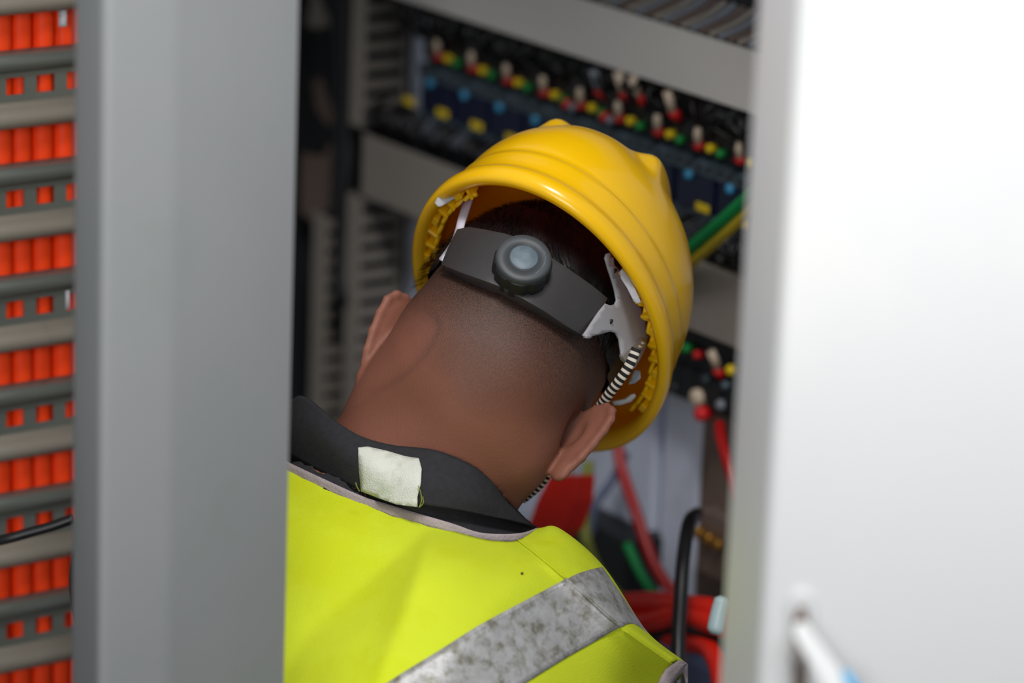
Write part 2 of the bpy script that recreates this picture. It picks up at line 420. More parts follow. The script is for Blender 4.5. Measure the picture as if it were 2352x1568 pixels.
# ---- relay modules of the upper row
def cyl(u, v, r, n0, n1, seg=12, dome=0):
    V_ = []; 
    rings = [(r, n0), (r, n1-dome)] + ([(r*.8, n1-dome*.4), (r*.35, n1)] if dome else [])
    for rr, nn in rings:
        for s in range(seg):
            a = 2*math.pi*s/seg; V_.append((u+rr*math.cos(a), v+rr*math.sin(a), nn))
    f = grid_faces(len(rings), seg, 0, True); f.append(tuple(range(seg))[::-1]); f.append(tuple((len(rings)-1)*seg+s for s in range(seg)))
    return np.array(V_), f
def pcyl(name, u, v, r, n0, n1, m, parent, dome=0):
    V_, f_ = cyl(u, v, r, n0, n1, 12, dome); return mesh_obj(name, pcam(V_), f_, m, parent)
def make_relay(u, label):
    t = proot('relay_module', u, -.06, 0, label, 'relay', 'relay modules in the upper row')
    pbox('socket', u-.029, u+.029, -.016, .046, 0, .040, 'black', t)
    pbox('terminal_step', u-.029, u+.029, -.004, .022, .040, .044, 'black', t)
    pbox('screw_row', u-.029, u+.029, -.023, -.010, .040, .050, 'teal', t)
    for k in range(4):
        pbox('screw_slot', u-.024+k*.014, u-.018+k*.014, -.0195, -.0135, .050, .0507, 'side', t)
    pbox('relay_body', u-.027, u+.027, -.058, -.024, 0, .048, 'navy', t, bevel=.002)
    pbox('relay_foot', u-.029, u+.029, -.066, -.058, 0, .046, 'teal', t)
    pcyl('yellow_button', u+.021, .0035, .0043, .044, .053, 'yel', t, .002)
    pcyl('green_button', u+.0345, .0015, .0042, .044, .052, 'green', t, .002)
    # peg: red collar, cream pin, leaning up
    V_, f_ = tube(pcam(np.array([(u+.003, .001, .044), (u+.0035, .004, .051)])), .0050, 10); mesh_obj('red_collar', V_, f_, 'red', t)
    V_, f_ = tube(pcam(np.array([(u+.004, .0045, .049), (u+.0055, .013, .052), (u+.007, .0195, .053)])), [.0036, .0040, .0030], 10); mesh_obj('cream_pin', V_, f_, 'white', t)
    pcyl('blue_light', u-.007, -.0265, .005, .048, .053, 'sky', t, .002)
    pbox('yellow_tag', u-.064+.0095, u-.064+.0285, -.0565, -.0485, .048, .0505, 'yel', t, bevel=.002)
    return t
proto = make_relay(-.06, 'first relay module of the upper row, beside the vertical duct')
NW = ['first', 'second', 'third', 'fourth', 'fifth', 'sixth', 'seventh', 'eighth', 'ninth', 'tenth']
def dup(root, mloc, label, group=None):
    r = root.copy(); sc.collection.objects.link(r); r.matrix_world = mloc; MW[r.name] = mloc; r['label'] = label
    if group: r['group'] = group
    for ch in list(root.children):
        c = ch.copy(); sc.collection.objects.link(c); c.parent = r
    return r
for k in range(1, 10):
    u = -.06+.0597*k
    m = Matrix.Translation(Vector(W(pnl(u, -.06, 0)))) @ PR.to_4x4()
    where = 'from the left end' if k < 4 else ('hidden mostly above the hard hat crown' if k < 6 else 'counting toward the white door')
    r = dup(proto, m, f'{NW[k]} relay module of the upper row from the left, blue body with cream pin')
    if k in (4, 5):
        for du, dv, mm, nm in ((.041, -.0008, 'red', 'red_button'), (.0505, -.002, 'greyp', 'grey_button')):
            V_, f_ = cyl(u+du-.0597, dv, .0046, .044, .053, 12, .002); mesh_obj(nm, pcam(V_), f_, mm, r)
# loose wires and pins over the upper row
def wires(name, label, specs, m, r):
    parts = []
    for p in specs: parts.append(tube(catmull(pcam(np.array(p)), 5), r, 6))
    V_, f_ = merge(parts); o = mesh_obj(name, V_, f_, m); tag(o, label, 'wires'); o['kind'] = 'stuff'; return o
sp = []
for k in range(90):
    u = -.14+random.random()*.66
    sp.append([(u, .052, .03+random.random()*.02), (u+random.uniform(-.01, .01), .040, .052+random.random()*.012), (u+random.uniform(-.012, .012), .028, .05+random.random()*.01), (u+random.uniform(-.012, .012), .014, .044)])
wires('black_wires', 'tangle of black wires feeding the upper relay row from the pale duct', sp, 'wire_black', .0022)
sp = []
for k in range(110):
    u = -.16+random.random()*.66
    sp.append([(u, -.062, .042), (u+random.uniform(-.006, .006), -.074, .056+random.random()*.01), (u+random.uniform(-.012, .012), -.088, .052), (u+random.uniform(-.012, .012), -.1, .04)])
wires('black_wires', 'black wires dropping from the upper relay row into the lower duct', sp, 'wire_black', .0024)
for (px, py, r_, m, lab) in ((1422, 195, .0050, 'white', 'cream connector pin standing above the upper relay row, left of its pale yellow twin'), (1455, 205, .0046, 'white', 'pale connector pin above the upper relay row, right of its twin'), (1535, 240, .0045, 'white', 'short cream pin with red collar under the pale duct, third above the row'), (1365, 190, .0045, 'greyp', 'grey connector pin with red collar above the hard hat crown')):
    a = plocal(px, py, .06)
    t = proot('connector_pin', a[0], a[1], .04, lab, 'connector')
    V_, f_ = tube(pcam(np.array([(a[0], a[1]-.006, .055), (a[0], a[1]+.012, .062)])), r_, 10); mesh_obj('pin', V_, f_, m, t)
    V_, f_ = tube(pcam(np.array([(a[0]-.001, a[1]-.014, .046), (a[0], a[1]-.006, .056)])), r_*1.1, 10); mesh_obj('red_collar', V_, f_, 'red', t)

# ---- lower terminal row
lt = proot('lower_terminal_row', .3, -.24, 0, 'black terminal row under the middle duct, right of the hard hat', 'terminal strip')
pbox('base', .20, .62, -.238, -.168, 0, .042, 'black', lt)
def at(px, py, n): a = plocal(px, py, n); return a[0], a[1]
for px, py, r_, m, nm in ((1603, 912, .008, 'white', 'cream_knob'), (1678, 850, .005, 'yel', 'yellow_button'), (1610, 950, .0068, 'red', 'red_button'), (1575, 800, .0045, 'green', 'green_button'), (1600, 815, .004, 'red', 'red_button'), (1655, 930, .005, 'greyp', 'grey_button'), (1665, 885, .004, 'teal', 'grey_button'), (1620, 870, .004, 'teal', 'grey_button'), (1548, 890, .004, 'side', 'grey_button')):
    u, v = at(px, py, .05); pcyl(nm, u, v, r_, .04, .05+r_*.8, m, lt, .003)
u, v = at(1638, 838, .056)
V_, f_ = tube(pcam(np.array([(u, v-.004, .05), (u+.001, v+.013, .06)])), .0042, 10); mesh_obj('cream_pin', V_, f_, 'white', lt)
V_, f_ = tube(pcam(np.array([(u, v-.012, .045), (u, v-.004, .052)])), .0046, 10); mesh_obj('red_collar', V_, f_, 'red', lt)
for k in range(14): 
    u = .22+k*.022; pbox('terminal_block', u, u+.020, -.232+.004*(k % 2), -.205, .042, .049, 'black', lt)

# ---- pale folded panels low on the plate
for (x0, x1, lab) in ((1335, 1498, 'pale blue-grey cover plate below the hard hat brim, left of the dark seam'), (1516, 1600, 'narrow pale cover plate right of the dark seam, under the lower terminal row'), (1604, 1760, 'grey-brown cover plate next to the white door edge')):
    ua, ub = at(x0, 1150, .012)[0], at(x1, 1150, .012)[0]
    o = pbox('cover_plate', ua, ub, -.475, -.245, .0, .012, 'plate' if x0 < 1600 else 'brown', None, bevel=.003); tag(o, lab, 'panel', 'cover plates under the lower terminal row')
o = pbox('insulator_block', *sorted([at(1600, 1300, .03)[0], at(1720, 1300, .03)[0]]), at(1640, 1330, .03)[1], at(1640, 1180, .03)[1], .012, .03, 'brown', None, bevel=.002); tag(o, 'brown insulating block beside the white door, with brass screws', 'block')
for k, (px, py) in enumerate(((1608, 1222), (1630, 1236), (1652, 1250))):
    u, v = at(px, py, .034); q = pcyl('brass_screw', u, v, .006, .03, .04, 'brass', o, .002)
ua, ub = at(1330, 1370, .02)[0], at(1700, 1370, .02)[0]
o = pbox('cable_tray', -.05, .6, -.52, -.478, 0, .05, 'wire_blue', None); tag(o, 'slate blue cable tray under the pale cover plates', 'tray')
o = pbox('dark_trough', -.1, .7, -.80, -.525, 0, .045, 'side', None); tag(o, 'dark cable trough at the foot of the plate, behind the red cables', 'trough')
o = pbox('black_transformer', at(1290, 1200, .05)[0], at(1450, 1200, .05)[0], at(1400, 1375, .05)[1], at(1400, 1225, .05)[1], 0, .05, 'black', None, bevel=.003); tag(o, 'black box device behind the shoulder, right of the red block', 'device')

# ---- cables
cable('red_cable', [(1418, 1020, 3.46), (1430, 1085, 3.45), (1462, 1180, 3.43), (1500, 1290, 3.41), (1555, 1375, 3.39), (1600, 1430, 3.37)], .0058, 'wire_red', 'red cable hanging diagonally across the pale plate, right of the shoulder')
cable('red_cable', [(1652, 975, 3.22), (1657, 1010, 3.2), (1675, 1070, 3.18), (1700, 1150, 3.17)], .0055, 'wire_red', 'short red cable curving down beside the white door edge')
cable('green_yellow_cable', [(1352, 1060, 3.45), (1342, 1200, 3.44), (1362, 1290, 3.42), (1420, 1370, 3.40), (1500, 1420, 3.39)], .0058, 'wire_olive', 'olive green and yellow cable looping behind the shoulder')
cable('grey_cable', [(1440, 1040, 3.46), (1405, 1105, 3.46), (1368, 1160, 3.45), (1355, 1230, 3.45)], .004, 'wire_blue', 'thin slate blue cable crossing the pale plate')
cable('green_cable', [(1440, 1250, 3.45), (1480, 1330, 3.43), (1540, 1400, 3.41)], .0045, 'wire_green', 'dark green cable lying against the black device')
cable('black_cable', [(1600, 1180, 3.22), (1583, 1200, 3.17), (1570, 1280, 3.14), (1563, 1380, 3.12), (1558, 1480, 3.10), (1560, 1600, 3.08), (1570, 1720, 3.06)], .0062, 'wire_black', 'black cable hanging straight down in front of the red cables')
for pts, lab in (([(1430, 1385, 3.30), (1500, 1382, 3.26), (1570, 1390, 3.22), (1640, 1400, 3.19), (1720, 1440, 3.16)], 'uppermost thick red cable running behind the hanging black cable'),
                 ([(1430, 1425, 3.29), (1500, 1425, 3.25), (1570, 1405, 3.22), (1620, 1425, 3.19), (1700, 1450, 3.16)], 'thick red cable just below the uppermost one, beside the vest tape'),
                 ([(1500, 1440, 3.28), (1570, 1470, 3.24), (1620, 1480, 3.2), (1650, 1520, 3.17), (1665, 1600, 3.15)], 'lowest red cable, bending down toward the white door')):
    cable('thick_red_cable', pts, .0098, 'wire_red2', lab, group=None)
cable('dark_cable', [(1480, 1470, 3.28), (1560, 1440, 3.24), (1620, 1450, 3.2), (1680, 1480, 3.17)], .007, 'wire_black', 'black cable lying between the thick red cables')
# earth strap: green and yellow side by side
es = empty('earth_cable', W(T(1650, 520, 3.2)), 'thick green and yellow earth cable slanting between hard hat and white door', 'cable')
for dx, dy, m, nm in ((0, 0, 'wire_green', 'green_core'), (9, 26, 'wire_yellow', 'yellow_core')):
    P = catmull(pts_T([(1520+dx, 625+dy, 3.32), (1590+dx, 568+dy, 3.26), (1655+dx, 512+dy, 3.20), (1715+dx, 458+dy, 3.15), (1790+dx, 400+dy, 3.08)]), 6)
    V_, f_ = tube(P, .0062 if nm == 'green_core' else .0045, 10); mesh_obj(nm, V_, f_, m, es)
# red block behind the chin
rb = empty('red_breaker_handle', W(T(1260, 1210, 3.3)), 'bright red block with pale top behind the right ear lobe', 'switch')
patch('red_body', [(1262, 1092), (1322, 1092), (1318, 1150), (1296, 1215), (1262, 1245), (1200, 1245), (1232, 1150)], lambda x, y: 3.34+(1250-x)*.0003, 'wire_red2', rb, .03, 20, smooth=False, bevel=.003)
patch('pale_cap', [(1290, 1060), (1326, 1060), (1322, 1092), (1280, 1092)], lambda x, y: 3.335, 'grey_plastic', rb, .028, 20, smooth=False, bevel=.003)
# pale connector at the door
V_, f_ = tube(catmull(pts_T([(1664, 1370, 3.0), (1652, 1410, 3.0), (1642, 1456, 3.0)]), 5), [.0035]+[.0075]*9+[.004], 12)
tag(mesh_obj('plug_connector', V_, f_, 'pale_blue'), 'pale blue rounded plug at the white door edge, over the red cables', 'connector')

# things on the left between duct and post
cable('black_cable_bundle', [(800, -120, 3.80), (802, 60, 3.79), (806, 250, 3.79), (800, 400, 3.79), (790, 540, 3.8), (785, 700, 3.8)], .0098, 'wire_black', 'thick black cable bundle hanging left of the vertical duct', n=6)
cable('black_cable_bundle', [(775, -120, 3.83), (778, 60, 3.83), (784, 250, 3.83), (780, 400, 3.83), (772, 560, 3.83)], .0085, 'wire_black', 'thinner black cable bundle tucked behind the thick one beside the grey post', n=6)
for poly, D, m, lab in (([(690, -60), (762, -60), (760, 58), (722, 66), (700, 60)], 3.86, 'duct_shaded', 'small pale bracket at the top beside the grey post'),
                        ([(712, 185), (760, 170), (775, 250), (785, 300), (745, 285), (722, 250)], 3.88, 'brown', 'slanted grey bracket beside the black cable bundle, second from the top'),
                        ([(690, 352), (742, 358), (772, 300), (790, 330), (800, 560), (735, 520), (688, 490)], 3.88, 'brown', 'lowest and largest grey bracket beside the post, above the dark gap')):
    o = patch('bracket', poly, lambda x, y, D=D: D+(760-x)*.0004, m, None, .01, 30, smooth=False, bevel=.003); tag(o, lab, 'bracket')

# ------------------------------------------------------------------ left: orange cables behind slotted rails
H2 = np.array([12824, 3084, 8485.]); H2 -= up_c*(H2 @ up_c); H2 /= np.linalg.norm(H2)
S2 = np.cross(H2, up_c); S2 = -S2 if S2[2] > 0 else S2           # faces the viewer
O2 = T(85, 355, 3.05)
def rl(a): a = np.asarray(a, float); return O2 + a[..., 0:1]*H2 + a[..., 1:2]*up_c + a[..., 2:3]*S2
k2 = 3.05/F
ORD = ['topmost', 'second', 'third', 'fourth', 'fifth', 'sixth', 'seventh', 'lowest']
R2 = Matrix(np.array([R @ H2, R @ up_c, R @ S2]).T.tolist())
def make_rail(v):
    t = empty('slotted_rail', W(rl((0, v, 0))), '', 'rail', 'grey slotted rails over the orange cables', R2)
    a0, a1 = -.16, .10
    # profile (v, s): rolled upper edge, flat web, lip
    q = .90
    prof = [(0.0, .000), (-.004, .008), (-.010, .011), (-.016, .008), (-.0195, .002)]
    P = np.array([[(a, v+pv*q, ps) for a in (a0, a1)] for pv, ps in prof]); 
    mesh_obj('upper_edge', rl(P).reshape(-1, 3), grid_faces(len(prof), 2), 'rail', t, solid=.0015, offset=0)
    prof = [(-.0470, .002), (-.0500, .004), (-.0520, .009), (-.0545, .014), (-.0590, .017), (-.0650, .016), (-.0690, .011), (-.0700, .000)]
    P = np.array([[(a, v+pv*q, ps) for a in (a0, a1)] for pv, ps in prof])
    mesh_obj('lower_lip', rl(P).reshape(-1, 3), grid_faces(len(prof), 2), 'lip', t, solid=.0015, offset=0)
    # web with square holes
    pit = .0281; V_, f_ = [], []
    va, vb, vc, vd = v-.0195*q, v-.0245*q, v-.0405*q, v-.0470*q
    us = [a0]
    h0 = -.002-pit*5
    while h0 < a1-.02:
        if h0 > a0: us += [h0, h0+.0168]
        h0 += pit
    us.append(a1); vs = [va, vb, vc, vd]
    for j, vv in enumerate(vs):
        for uu in us: V_.append((uu, vv, .002))
    n_ = len(us)
    for j in range(3):
        for i_ in range(n_-1):
            if j == 1 and i_ % 2 == 1: continue
            f_.append((j*n_+i_, j*n_+i_+1, (j+1)*n_+i_+1, (j+1)*n_+i_))
    mesh_obj('slotted_web', rl(np.array(V_)), f_, 'rail', t, smooth=False, solid=.0018, offset=0)
    return t
rp = make_rail(.0937*2-.003)
rp['label'] = 'topmost grey slotted rail across the orange cables at the left edge'
for k in range(1, 8):
    m = Matrix.Translation(Vector(W(rl((0, .0937*2-.003-.0948*k, 0))))) @ R2.to_4x4()
    dup(rp, m, f'{ORD[k]} grey slotted rail' + (' from the top' if k < 7 else '') + ' across the orange cables at the left edge')
for k in range(9):
    u = -.105+k*.0192
    V_, f_ = tube(rl(np.array([(u, y, -.011+.0015*math.sin(k*2.1+y*9)) for y in np.linspace(-.62, .3, 12)])), .0092, 12)
    o = mesh_obj('orange_cable', V_, f_, 'orange')
    tag(o, f'{["ninth","eighth","seventh","sixth","fifth","fourth","third","second","first"][k]} vertical orange cable left of the grey post, behind the slotted rails', 'cable', 'orange cables behind the slotted rails')
o = pbox('left_backing', 0, 1, 0, 1, 0, 1, 'side') if False else None
v, f = box_vf(-.3, .25, -.75, .45, -.04, -.034); o = mesh_obj('backing_panel', rl(v), f, 'side', None, smooth=False); tag(o, 'dark panel behind the vertical orange cables', 'panel')
cable('black_cable_tie', [(-20, 1245, 2.99), (20, 1236, 2.985), (70, 1222, 2.985), (120, 1208, 2.985), (170, 1190, 2.985)], .0042, 'wire_black', 'black cable tie strapped across the fifth slotted rail at the left edge', 'cable tie')
o = patch('white_strip', [(134, -40), (153, -40), (153, 60), (134, 62)], lambda x, y: 3.02, 'grey_plastic', None, .003, 20); tag(o, 'narrow white strip hanging over the orange cables at the top left', 'strip')
o = patch('white_tag', [(150, 668), (160, 666), (160, 708), (150, 710)], lambda x, y: 3.03, 'grey_plastic', None, .003, 20); tag(o, 'tiny white tag beside the post over the third rail hole row', 'tag')

# ------------------------------------------------------------------ grey post (folded sheet steel) and white door, both upright
hr = np.array([1, 0, 0]) - up_c*up_c[0]; hr /= np.linalg.norm(hr)          # level, to the right
hf = np.cross(hr, up_c); hf = hf if hf[2] > 0 else -hf                      # level, away
def upright(name, prof, y0, y1, m, parent=None, closed=True, bevel=0, smooth=True, label=None):
    """prof: level outline as camera metric points at height of py=784 ; extruded along world up"""
    P = np.array(prof); V_ = np.vstack([P+up_c*y0, P+up_c*y1]); n_ = len(P)
    f_ = [(i_, (i_+1) % n_, n_+(i_+1) % n_, n_+i_) for i_ in range(n_ if closed else n_-1)]
    if closed: f_ += [tuple(range(n_))[::-1], tuple(n_+i_ for i_ in range(n_))]
    return mesh_obj(name, V_, f_, m, parent, smooth=smooth, bevel=bevel)
def rounded(pts, rad, k=5):
    out = []; n_ = len(pts)
    for i_ in range(n_):
        p = np.array(pts[i_]); a = np.array(pts[i_-1]); b = np.array(pts[(i_+1) % n_]); r_ = rad[i_] if isinstance(rad, (list, tuple)) else rad
        if r_ <= 0: out.append(p); continue
        da = (a-p)/np.linalg.norm(a-p); db = (b-p)/np.linalg.norm(b-p)
        s = p+da*r_; e = p+db*r_
        for t in np.linspace(0, 1, k+1): out.append((1-t)**2*s+2*t*(1-t)*p+t*t*e)
    return out
def lv(px, D, base=None):                    # a point at level of (px,784) but kept in one level plane
    p0 = T(1176, 784, 2.6); p = T(px, 784, D)
    # slide along up so that it lies in the level plane through p0, keeping px to first order
    h = (p-p0) @ up_c
    q = p-up_c*h
    # correct px drift
    want = (px - (q[1]/q[2]*F*(-1)+784-784)*0)
    return q
def lvx(px, D):
    """level-plane point on the upright line that crosses py=784 at px with distance D"""
    p = T(px, 784, D); h = (p-T(1176, 784, 2.6)) @ up_c; return p-up_c*h
post = empty('steel_post', W(lvx(420, 2.6)-up_c*1.2), 'wide grey painted steel post standing in front of the worker, left of the vest', 'post')
prof = rounded([lvx(670, 2.52), lvx(396, 2.40), lvx(232, 2.36), lvx(172, 2.45), lvx(169, 2.49), lvx(500, 2.58)], [.001, .006, .008, .002, .002, .002])
upright('post_body', prof, -1.6, 1.2, 'post', post)
door = empty('cabinet_door', W(lvx(1900, 2.15)-up_c*1.2), 'large white steel cabinet door standing open at the right edge', 'door')
d0 = lvx(1700, 2.25); d1 = lvx(1790, 2.165); d2 = d1+hr*.62-hf*.02
prof = rounded([d0, d1, d2, d2+hf*.022, d1+hf*.030+hr*.02, d0+hf*.006], [.004, .007, .003, .003, .003, .002], 7)
upright('door_leaf', prof, -1.5, 1.3, 'white_door', door)
# lock: recessed oval plate and a white lever
def dplane(px, py, off=0):
    nrm = np.cross(d2-d1, up_c); nrm = -nrm if nrm[2] > 0 else nrm; nrm /= np.linalg.norm(nrm)
    r_ = np.array([(px-1176)/F, (784-py)/F, 1.]); q = d1+nrm*off
    return (q @ nrm)/(r_ @ nrm)
pl = [(1812, 1640)]+[(1842+32*math.cos(a)*-1, 1395-40*math.sin(a)) for a in np.linspace(0, math.pi, 9)]+[(1868, 1640)]
patch('lock_plate', pl, lambda x, y: dplane(x, y, .004), 'white_door', door, .004, 25, smooth=False, bevel=.0015)
pl = [(1822, 1640), (1822, 1420), (1832, 1398), (1846, 1392), (1856, 1410), (1858, 1470), (1850, 1640)]
patch('lock_recess', pl, lambda x, y: dplane(x, y, .0055), 'brown', door, .003, 25, smooth=False)
Lv = patch('lever', [(1826, 1432), (1850, 1428), (1925, 1530), (1965, 1600), (1990, 1660), (1950, 1660), (1900, 1590), (1824, 1462)], lambda x, y: dplane(x, y, .020)-.02*max(0, (y-1430)/230), 'white_door', door, .006, 20, bevel=.002)
patch('blue_mark', [(1931, 1545), (1950, 1540), (1985, 1595), (1962, 1600)], lambda x, y: dplane(x, y, .020)-.02*max(0, (y-1430)/230)-.0012, 'sky', Lv, .001, 25)
V_, f_ = tube(pts_T([(1838, 1500, dplane(1838, 1500, .004)), (1836, 1515, dplane(1836, 1515, .014))]), .006, 12); mesh_obj('lock_cylinder', V_, f_, 'chrome', door)
for x, y, r_ in ((1797, 475, 9), (1752, 695, 11)):
    pass

# ------------------------------------------------------------------ head pose
def frame(r, p, s):
    r, p, s = map(math.radians, (r, p, s))
    ex = np.array([math.cos(r), -math.sin(r), 0]); ez = np.array([math.sin(r)*math.cos(p), math.cos(r)*math.cos(p), math.sin(p)])
    ey = np.array([-math.sin(r)*math.sin(p), -math.cos(r)*math.sin(p), math.cos(p)])
    ex, ey = ex*math.cos(s)-ey*math.sin(s), ey*math.cos(s)+ex*math.sin(s)
    return np.array([ex, ey, ez])            # rows
HF = frame(33, 27, 14); HO = T(1104, 892, 2.90)
KF = frame(34.5, 32, 22); KO = T(1240, 723, 2.955)
def hl(a): return np.asarray(a, float) @ HF + HO
def kl(a): return np.asarray(a, float) @ KF + KO

# ------------------------------------------------------------------ signed distance body + surface nets
def axis_pts(lo, hi, flo, fhi, fine, coarse):
    a = [flo]; 
    while a[-1] < fhi: a.append(a[-1]+fine)
    s = fine
    x = a[-1]
    while x < hi: s = min(coarse, s*1.15); x += s; a.append(x)
    x = a[0]; s = fine; pre = []
    while x > lo: s = min(coarse, s*1.15); x -= s; pre.append(x)
    return np.array(pre[::-1]+a, np.float32)
class Field:
    def __init__(s, xs, ys, zs):
        s.ax = (xs, ys, zs); s.F = np.full((len(xs), len(ys), len(zs)), .06, np.float32)
    def box(s, lo, hi):
        sl = tuple(slice(max(0, int(np.searchsorted(a, l))-1), int(np.searchsorted(a, h))+1) for a, l, h in zip(s.ax, lo, hi))
        g = [a[q] for a, q in zip(s.ax, sl)]
        X = g[0][:, None, None]; Y = g[1][None, :, None]; Z = g[2][None, None, :]
        return sl, X, Y, Z
    def add(s, d, sl, k, mode='u'):
        A = s.F[sl]
        if mode == 'u':
            if k > 0: h = np.maximum(k-np.abs(A-d), 0)/k; s.F[sl] = np.minimum(A, d)-h*h*k*.25
            else: s.F[sl] = np.minimum(A, d)
        else:
            d = -d
            h = np.maximum(k-np.abs(A-d), 0)/max(k, 1e-6); s.F[sl] = np.maximum(A, d)+h*h*k*.25
    def ell(s, c, r, B=np.eye(3), k=.02, mode='u'):
        """ellipsoid, centre c (camera metric), radii r along rows of B"""
        r = np.asarray(r, float); m = float(r.max())+k+.03
        sl, X, Y, Z = s.box(np.array(c)-m, np.array(c)+m)
        if 0 in s.F[sl].shape: return
        X = X-c[0]; Y = Y-c[1]; Z = Z-c[2]
        L = [(X*B[i][0]+Y*B[i][1]+Z*B[i][2])/r[i] for i in range(3)]
        k0 = np.sqrt(L[0]**2+L[1]**2+L[2]**2)+1e-6
        k1 = np.sqrt((L[0]/r[0])**2+(L[1]/r[1])**2+(L[2]/r[2])**2)+1e-6
        s.add((k0*(k0-1)/k1).astype(np.float32), sl, k, mode)
    def cap(s, a, b, ra, rb, k=.02, mode='u'):
        a = np.array(a, float); b = np.array(b, float); m = max(ra, rb)+k+.03
        sl, X, Y, Z = s.box(np.minimum(a, b)-m, np.maximum(a, b)+m)
        if 0 in s.F[sl].shape: return
        ab = b-a; t = ((X-a[0])*ab[0]+(Y-a[1])*ab[1]+(Z-a[2])*ab[2])/(ab @ ab); t = np.clip(t, 0, 1)
        d = np.sqrt((X-a[0]-t*ab[0])**2+(Y-a[1]-t*ab[1])**2+(Z-a[2]-t*ab[2])**2)-(ra+(rb-ra)*t)
        s.add(d.astype(np.float32), sl, k, mode)
    def mesh(s):
        Fv = s.F; ins = Fv < 0; nx, ny, nz = Fv.shape
        c = ins[:-1, :-1, :-1].astype(np.int8)
        for i in (0, 1):
            for j in (0, 1):
                for k in (0, 1):
                    if i+j+k: c = c+ins[i:nx-1+i, j:ny-1+j, k:nz-1+k]
        act = (c > 0) & (c < 8); idx = np.argwhere(act); vid = np.full(act.shape, -1, np.int32); vid[act] = np.arange(len(idx))
        acc = np.zeros((len(idx), 3)); cnt = np.zeros(len(idx)); xs, ys, zs = s.ax; AX = (xs, ys, zs)
        corners = [(i, j, k) for i in (0, 1) for j in (0, 1) for k in (0, 1)]
        for a in corners:
            for d in range(3):
                if a[d]: continue
                b = list(a); b[d] = 1
                ia = idx+a; ib = idx+b
                fa = Fv[ia[:, 0], ia[:, 1], ia[:, 2]]; fb = Fv[ib[:, 0], ib[:, 1], ib[:, 2]]
                m = (fa < 0) != (fb < 0); t = np.where(m, fa/(fa-fb+1e-12), 0)
                pa = np.stack([AX[q][ia[:, q]] for q in range(3)], 1); pb = np.stack([AX[q][ib[:, q]] for q in range(3)], 1)
                acc[m] += (pa+(pb-pa)*t[:, None])[m]; cnt[m] += 1
        V = acc/cnt[:, None]; faces = []
        for d in range(3):
            o1, o2 = [(1, 2), (2, 0), (0, 1)][d]
            sl0 = [slice(None)]*3; sl1 = [slice(None)]*3; sl0[d] = slice(0, -1); sl1[d] = slice(1, None)
            A = ins[tuple(sl0)]; B = ins[tuple(sl1)]; e = np.argwhere(A != B)
            e = e[(e[:, o1] > 0) & (e[:, o2] > 0)]
            e = e[(e[:, o1] < Fv.shape[o1]-1) & (e[:, o2] < Fv.shape[o2]-1)]
            def cell(a_, b_):
                q = e.copy(); q[:, o1] -= a_; q[:, o2] -= b_; return vid[q[:, 0], q[:, 1], q[:, 2]]
            qd = np.stack([cell(1, 1), cell(0, 1), cell(0, 0), cell(1, 0)], 1)
            fl = A[e[:, 0], e[:, 1], e[:, 2]]
            # camera metric axes are left handed in world: flip
            qd[fl] = qd[fl][:, ::-1]
            faces.append(qd)
        return V, np.vstack(faces)

# body landmarks (camera metric)
NB = T(925, 1100, 2.915)                      # neck base
SR = T(1365, 1610, 2.875); SL = T(345, 1330, 2.94)
ER_ = T(1470, 2250, 3.05); EL_ = T(330, 2150, 3.10)      # elbows
WR_ = T(1380, 2480, 3.28); WL_ = T(620, 2420, 3.30)      # wrists
CH = T(840, 1650, 2.86); PV = T(770, 2700, 2.62)         # chest, pelvis
chF = np.array([(SR-SL)/np.linalg.norm(SR-SL), [0, 0, 0], [0, 0, 0]])
sp_ = (CH-PV)/np.linalg.norm(CH-PV); chF[2] = sp_-chF[0]*(sp_ @ chF[0]); chF[2] /= np.linalg.norm(chF[2]); chF[1] = np.cross(chF[2], chF[0])
if chF[1][2] < 0: chF[1] = -chF[1]
def torso(fd, g, hands=True):
    fd.ell(CH+chF[1]*.02, (.165+g, .100+g, .20+g), chF, .05)
    fd.ell(CH*.35+PV*.65, (.145+g, .095+g, .20+g), chF, .05)
    fd.cap(NB-chF[2]*.045-chF[0]*.02+chF[1]*.005, SR, .044+g, .050+g, .03); fd.cap(NB-chF[2]*.04+chF[1]*.005, SL, .050+g, .050+g, .04)
    for s_, e_, w_ in ((SR, ER_, WR_), (SL, EL_, WL_)):
        fd.cap(s_, e_, .046+g, .040+g, .03)
        if hands:
            fd.cap(e_, w_, .038, .026, .02)
def hand(fd, w_, e_, side):
    ax = (w_-e_)/np.linalg.norm(w_-e_); sx = np.cross(ax, up_c); sx /= np.linalg.norm(sx); nz_ = np.cross(ax, sx)
    pc = w_+ax*.05; fd.ell(pc, (.042, .036, .014), np.array([ax, sx, nz_]), .015)
    for q, ln in ((-.028, .062), (-.010, .074), (.009, .07), (.027, .055)):
        b0 = w_+ax*.082+sx*q; b1 = b0+ax*ln*.5-nz_*.006; b2 = b1+ax*ln*.4-nz_*.022
        fd.cap(b0, b1, .0095, .0085, .004); fd.cap(b1, b2, .0085, .007, .002)
    t0 = w_+ax*.03+sx*.03*side; t1 = t0+ax*.03+sx*.028*side-nz_*.01; t2 = t1+ax*.028+sx*.006*side-nz_*.012
    fd.cap(t0, t1, .013, .010, .01); fd.cap(t1, t2, .010, .008, .002)

B = Field(axis_pts(-.62, .42, -.135, .115, .0019, .009), axis_pts(-1.0, .2, -.145, .075, .0019, .009), axis_pts(2.45, 3.5, 2.785, 2.96, .0019, .010))
HFm = HF
